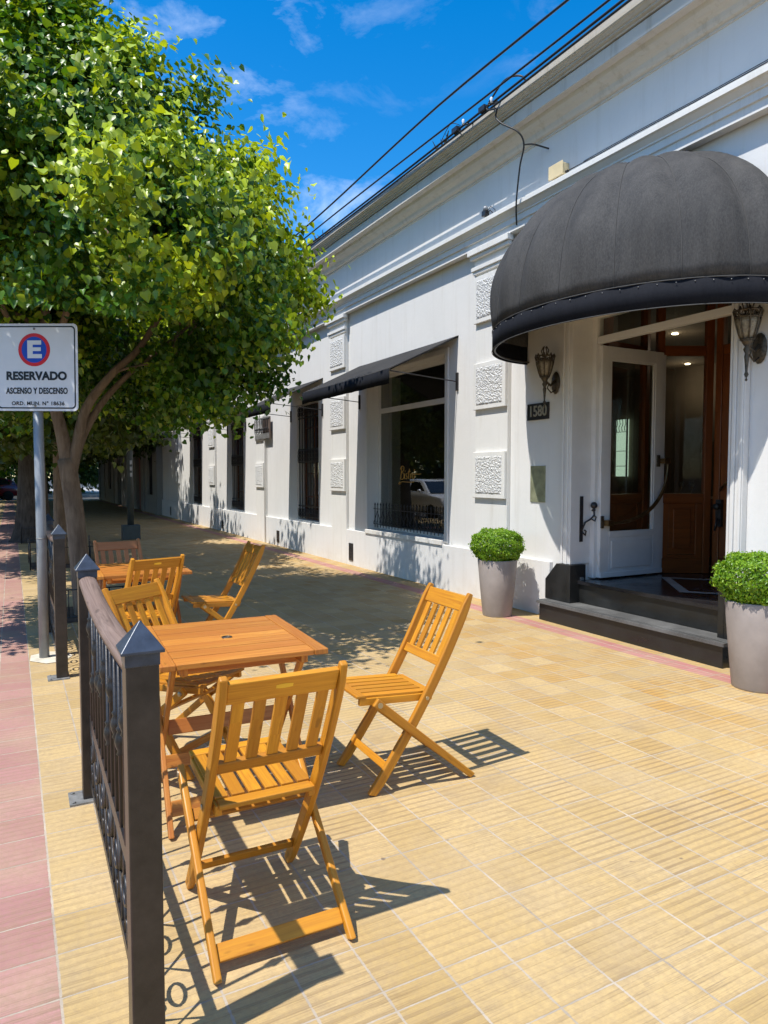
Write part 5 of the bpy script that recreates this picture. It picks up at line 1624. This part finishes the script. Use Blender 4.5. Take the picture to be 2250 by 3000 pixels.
# ------------------------------------------------------------------ folding chairs
def post_u(z):      # centre line of the back post in (u forward, z)
    t = z / 0.885
    return 0.262 - 0.60 * t + 0.075 * t * t - 0.05 * math.sin(PI * t) * 0.35
def make_chair(mat):
    c = empty('folding_chair')
    W2 = 0.195
    for s_ in (-1, 1):
        m = MB(); n = 16
        # continuous curved plank: front foot up to the top of the backrest
        ring_ = []
        for i in range(n + 1):
            z = 0.885 * i / n
            ring_.append((post_u(z), z))
        x0, x1 = sorted((s_ * W2, s_ * (W2 - 0.024)))
        for i, (u, z) in enumerate(ring_):
            z2 = min(0.885, z + 0.01); z1 = max(0, z - 0.01)
            du, dz = post_u(z2) - post_u(z1), z2 - z1; l_ = math.hypot(du, dz); nu, nz_ = dz / l_, -du / l_
            hw = 0.023 * (1 if i < n - 1 else (0.9 if i == n - 1 else 0.5))
            for x in (x0, x1):
                for sg_ in (-1, 1):
                    m.v.append(Vector((x, u + nu * hw * sg_, max(0.0, z + nz_ * hw * sg_))))
        for i in range(n):
            a = i * 4; b = a + 4; l0, l1 = 0.055 * i, 0.055 * (i + 1)
            for (p, q, w0, w1) in ((0, 1, 0, .046), (1, 3, .046, .07), (3, 2, .07, .116), (2, 0, .116, .14)):
                m.face((a + p, a + q, b + q, b + p), [(l0, w0), (l0, w1), (l1, w1), (l1, w0)])
        m.face((0, 1, 3, 2)); m.face((n * 4, n * 4 + 1, n * 4 + 3, n * 4 + 2))
        m.build('back_post', mat, c, 0.005, 2)
        # crossing leg: seat front pivot down to the rear foot
        m = MB()
        xo = s_ * (W2 + 0.014)
        m.bar((xo, 0.255, 0.440), (xo, -0.262, 0.0), 0.022, 0.042, (1, 0, 0))
        m.v = [Vector((v.x, v.y, max(0.0, v.z))) for v in m.v]
        m.build('leg', mat, c, 0.005, 2)
        m = MB(); m.lathe((s_ * (W2 + 0.026), 0.235, 0.425), [(0.013, -0.002), (0.012, 0.003), (0.001, 0.004)], 10, 'x'); m.lathe((s_ * (W2 + 0.002), post_u(0.415), 0.415), [(0.009, -0.002), (0.008, 0.003), (0.001, 0.004)], 10, 'x')
        m.build('bolt', M_bolt, c)
    xi = W2 - 0.0245
    # backrest
    def back_bar(z0, z1, th):
        m = MB(); n = 6
        um, zm = (post_u(z0) + post_u(z1)) / 2, (z0 + z1) / 2
        d = Vector((0, post_u(z1) - post_u(z0), z1 - z0)).normalized()
        m.bar((-xi, um, zm), (xi, um, zm), (z1 - z0), th, d)
        return m
    back_bar(0.795, 0.872, 0.020).build('top_rail', mat, c, 0.004, 2)
    back_bar(0.545, 0.590, 0.020).build('lower_rail', mat, c, 0.004, 2)
    for k in range(5):
        x = -xi + 2 * xi * (k + 0.5) / 5 * 0.96 + xi * 0.04
        m = MB(); zz = [0.588, 0.66, 0.73, 0.797]
        for a, b in zip(zz[:-1], zz[1:]):
            m.bar((x, post_u(a), a), (x, post_u(b), b), 0.036, 0.010, (1, 0, 0))
        m.build('back_slat', mat, c)
    m = MB(); d = Vector((0, post_u(0.85) - post_u(0.82), 0.03)).normalized(); nrm = Vector((0, -d.z, d.y))
    ctr = Vector((0, post_u(0.84), 0.84)) + nrm * 0.0105
    m.v = []
    ov = [(0.026 * math.copysign(1, math.cos(a)) * min(1, abs(math.cos(a)) * 1.5) , 0.008 * math.sin(a)) for a in [2 * PI * k / 16 for k in range(16)]]
    for x, q in ov: m.v.append(ctr + Vector((x, 0, 0)) + d * q)
    m.face(range(16)); m.build('maker_label', M_label, c)
    # seat: two side rails, front and rear boards, slats front to back
    def sz(u): return 0.432 + 0.06 * (u - 0.0)
    xs = xi - 0.006
    for s_ in (-1, 1):
        m = MB(); m.bar((s_ * (xs - 0.011), -0.065, sz(-0.065) - 0.018), (s_ * (xs - 0.011), 0.31, sz(0.31) - 0.018), 0.022, 0.034, (1, 0, 0)); m.build('seat_rail', mat, c, 0.003)
    m = MB(); m.bar((-xs - 0.002, 0.305, sz(0.305) + 0.006), (xs + 0.002, 0.305, sz(0.305) + 0.006), 0.045, 0.014, (0, 1, 0.06)); m.build('seat_front_board', mat, c, 0.004)
    m = MB(); m.bar((-xs + 0.01, -0.055, sz(-0.055) - 0.004), (xs - 0.01, -0.055, sz(-0.055) - 0.004), 0.045, 0.018, (0, 1, 0.06)); m.build('seat_rear_board', mat, c, 0.004)
    for k in range(6):
        x = -xs + 2 * xs * (k + 0.5) / 6
        m = MB(); m.bar((x, -0.032, sz(-0.032) + 0.005), (x, 0.281, sz(0.281) + 0.005), 0.042, 0.011, (1, 0, 0)); m.build('seat_slat', mat, c, 0.002)
    # stretchers
    for (u, z, w_, h_, xx, d_) in ((post_u(0.115), 0.115, 0.034, 0.016, xi, None), (-0.20, 0.052, 0.050, 0.016, W2 + 0.002, None), (0.12, 0.325, 0.040, 0.016, W2 + 0.002, None)):
        m = MB(); m.bar((-xx, u, z), (xx, u, z), w_, h_, (0, 1, 0.85) if z != 0.115 else (0, -0.5, 1)); m.build('stretcher', mat, c, 0.003)
    return c
def place(c, x, y, facing, label):
    """facing: vector the sitter looks at"""
    c.location = (x, y, 0); c.rotation_euler = (0, 0, math.atan2(facing[1], facing[0]) - PI / 2)
    tag(c, label, 'chair', 'folding wooden chairs around the two tables')
ch = make_chair(M_wood)
place(ch, 0.695, 2.155, (0.02, 1), 'nearest folding slatted chair seen from behind, at the near side of the front table')
for (x, y, fc, lb, mt) in ((1.665, 2.905, (-1, 0.03), 'folding slatted chair in full sun on the building side of the front table', None),
                       (0.70, 3.60, (0.61, -0.79), 'folding chair turned askew between the front table and the railing', None),
                       (0.82, 5.24, (-0.26, 0.97), 'folding chair seen from behind at the near side of the rear table', None),
                       (0.835, 6.22, (0.13, -1), 'dull brown folding chair in shade at the far side of the rear table', M_woodp),
                       (1.535, 5.62, (-1, -0.02), 'folding chair side on at the building side of the rear table', None)):
    c2 = copy_tree(ch); place(c2, x, y, fc, lb)
    if mt:
        for k in list(children(c2)):
            if k.data and k.data.materials and k.data.materials[0] == M_wood:
                k.data = k.data.copy(); k.data.materials[0] = mt

# ------------------------------------------------------------------ folding tables
def make_table():
    t = empty('folding_table')
    W_, D_ = 0.68, 0.78          # x, y
    zt = 0.725
    for k in range(7):
        y = -D_ / 2 + D_ * (k + 0.5) / 7
        m = MB()
        if k == 3:
            m.bar((-W_ / 2 + 0.062, y, zt - 0.011), (-0.022, y, zt - 0.011), D_ / 7 - 0.006, 0.022, (0, 1, 0)); m.bar((0.022, y, zt - 0.011), (W_ / 2 - 0.062, y, zt - 0.011), D_ / 7 - 0.006, 0.022, (0, 1, 0))
            for s_ in (-1, 1): m.bar((-0.0215, y + s_ * 0.038, zt - 0.011), (0.0215, y + s_ * 0.038, zt - 0.011), D_ / 7 - 0.006 - 0.076 + 0.006, 0.022, (0, 1, 0))
        else:
            m.bar((-W_ / 2 + 0.062, y, zt - 0.011), (W_ / 2 - 0.062, y, zt - 0.011), D_ / 7 - 0.010, 0.022, (0, 1, 0))
        m.build('top_board', M_wtable, t, 0.0025)
    for s_ in (-1, 1):
        m = MB(); m.bar((s_ * (W_ / 2 - 0.030), -D_ / 2, zt - 0.0105), (s_ * (W_ / 2 - 0.030), D_ / 2, zt - 0.0105), 0.060, 0.024, (1, 0, 0)); m.build('end_board', M_wtable, t, 0.004)
        m = MB(); m.bar((s_ * (W_ / 2 - 0.095), -D_ / 2 + 0.03, zt - 0.040), (s_ * (W_ / 2 - 0.095), D_ / 2 - 0.03, zt - 0.040), 0.03, 0.034, (1, 0, 0)); m.build('batten', M_wtable, t, 0.004)
        for q in (-1, 1):
            xo = s_ * (W_ / 2 - (0.045 if q < 0 else 0.068))
            m = MB(); m.bar((xo, q * -0.27, zt - 0.024), (xo, q * 0.30, 0.0), 0.021, 0.045, (1, 0, 0))
            m.v = [Vector((v.x, v.y, min(zt - 0.023, max(0, v.z)))) for v in m.v]
            m.build('leg', M_wtable, t, 0.004)
    for (y, z, w_, xx) in ((-0.245, 0.10, 0.06, 0.285), (0.245, 0.10, 0.06, 0.26), (0.015, 0.345, 0.065, 0.26), (-0.27, 0.67, 0.035, 0.26), (0.27, 0.67, 0.035, 0.285)):
        m = MB(); m.bar((-xx, y, z), (xx, y, z), w_, 0.018, (0, 0.35, 1)); m.build('stretcher', M_wtable, t, 0.003)
    m = MB(); m.lathe((0, 0, zt - 0.02), [(0.0235, 0), (0.0235, 0.0215), (0.020, 0.0225), (0.0185, 0.021), (0.0185, 0)], 20); m.build('parasol_hole_ring', M_bronze, t)
    return t
tb = make_table()
tb.location = (0.835, 3.055, 0); tb.rotation_euler = (0, 0, R(-3))
tag(tb, 'front square folding table of orange wood with parasol hole, beside the nearest railing', 'table', 'folding wooden tables on the terrace')
t2 = copy_tree(tb); t2.location = (0.865, 5.70, 0); t2.rotation_euler = (0, 0, R(-2))
tag(t2, 'rear folding wooden table half hidden behind chairs, nearer the tree', 'table', 'folding wooden tables on the terrace')

# ------------------------------------------------------------------ planters
def planter(x, y, hp, r1, r0, br, bh, label, pl, seed):
    p = tag(empty('plant_pot', (x, y, 0)), label, 'plant pot', 'taupe plant pots flanking the entrance')
    m = MB(); m.lathe((0, 0, 0), [(r0 * 0.97, 0), (r0, 0.01), (r0 + (r1 - r0) * 0.5, hp * 0.48), (r1, hp - 0.008), (r1 - 0.004, hp), (r1 - 0.014, hp), (r1 - 0.018, hp - 0.01), (r1 - 0.022, hp - 0.05)], 48)
    m.build('pot_body', M_pot, p)
    m = MB(); m.lathe((0, 0, 0), [(r1 - 0.022, hp - 0.045), (0.001, hp - 0.03)], 24); m.build('soil', M_soil, p)
    rng = np.random.default_rng(seed)
    b = tag(empty('boxwood_ball', (x, y, hp - 0.03)), pl, 'shrub', 'clipped box balls in the pots')
    N = 12500
    v = rng.normal(size=(N, 3)); v /= np.linalg.norm(v, axis=1, keepdims=True)
    lump = 1 + 0.05 * np.sin(v[:, 0] * 9 + seed) * np.sin(v[:, 1] * 8) + 0.04 * np.sin(v[:, 2] * 11 + v[:, 0] * 5)
    rad = (1 - np.abs(rng.normal(0, 0.09, N))) * lump
    rad += np.where(rng.uniform(size=N) > 0.95, rng.uniform(0.03, 0.10, N), 0)
    cz = bh * 0.52
    sup = np.sign(v) * np.abs(v) ** 0.85
    P = np.stack([sup[:, 0] * br * rad, sup[:, 1] * br * rad, cz + sup[:, 2] * bh * 0.52 * rad], 1)
    nr = v + rng.normal(size=(N, 3)) * 0.6
    at = np.stack([np.clip(rng.normal(0.45, 0.35, N), 0, 1), np.clip(rng.normal(0.10, 0.28, N), 0, 1)], 1)
    leaf_mesh('foliage', P, nr, np.array([0, 0, 1.0]) + rng.normal(size=(N, 3)) * 0.7, 0.021 * rng.uniform(0.6, 1.3, N), at, M_box, b, 'oval')
    m = MB(); rr = random.Random(seed)
    for k in range(22):
        a = rr.uniform(0, 6.28); q = rr.uniform(0.2, 0.8)
        m.tube([(0.02 * math.cos(a), 0.02 * math.sin(a), -0.02), (br * q * 0.5 * math.cos(a), br * q * 0.5 * math.sin(a), bh * 0.25), (br * q * math.cos(a), br * q * math.sin(a), bh * rr.uniform(0.4, 0.8))], [0.006, 0.004, 0.002], 5)
    m.build('stems', M_bark2, b)
planter(4.42, 5.76, 0.585, 0.205, 0.150, 0.255, 0.335, 'smaller looking taupe pot left of the entrance steps, fully in view', 'clipped round box shrub in the pot left of the steps', 5)
planter(4.47, 2.935, 0.600, 0.210, 0.155, 0.262, 0.345, 'taupe pot right of the entrance steps, cut by the right edge of the photo', 'bright clipped box shrub in the pot at the right edge', 6)

# weeds on the cornice
rng = np.random.default_rng(3)
for (y, n_, lb) in ((10.9, 260, 'dry brown tuft of weeds on the cornice top near the tree crown'), (6.9, 60, 'small dark weeds on the cornice edge left of the wire bracket')):
    wd = tag(empty('cornice_weeds', (4.62, y, 5.27)), lb, 'weeds')
    P = rng.normal(size=(n_, 3)) * np.array([0.05, 0.35 if n_ > 100 else 0.22, 0.0]) + np.array([0, 0, 0.02])
    P[:, 2] += np.abs(rng.normal(0, 0.04, n_))
    leaf_mesh('stalks', P, rng.normal(size=(n_, 3)), np.array([0, 0, 1.0]) + rng.normal(size=(n_, 3)) * 0.5, rng.uniform(0.05, 0.11, n_), np.stack([rng.uniform(0, 1, n_), rng.uniform(0, 1, n_)], 1),
              mat_leaf('dry_weed_%d' % n_, (0.10, 0.07, 0.035), (0.22, 0.16, 0.08), (0.30, 0.22, 0.12)) if n_ > 100 else mat_leaf('dark_weed_%d' % n_, (0.03, 0.035, 0.02), (0.06, 0.06, 0.03), (0.1, 0.08, 0.05)), wd, 'needle')
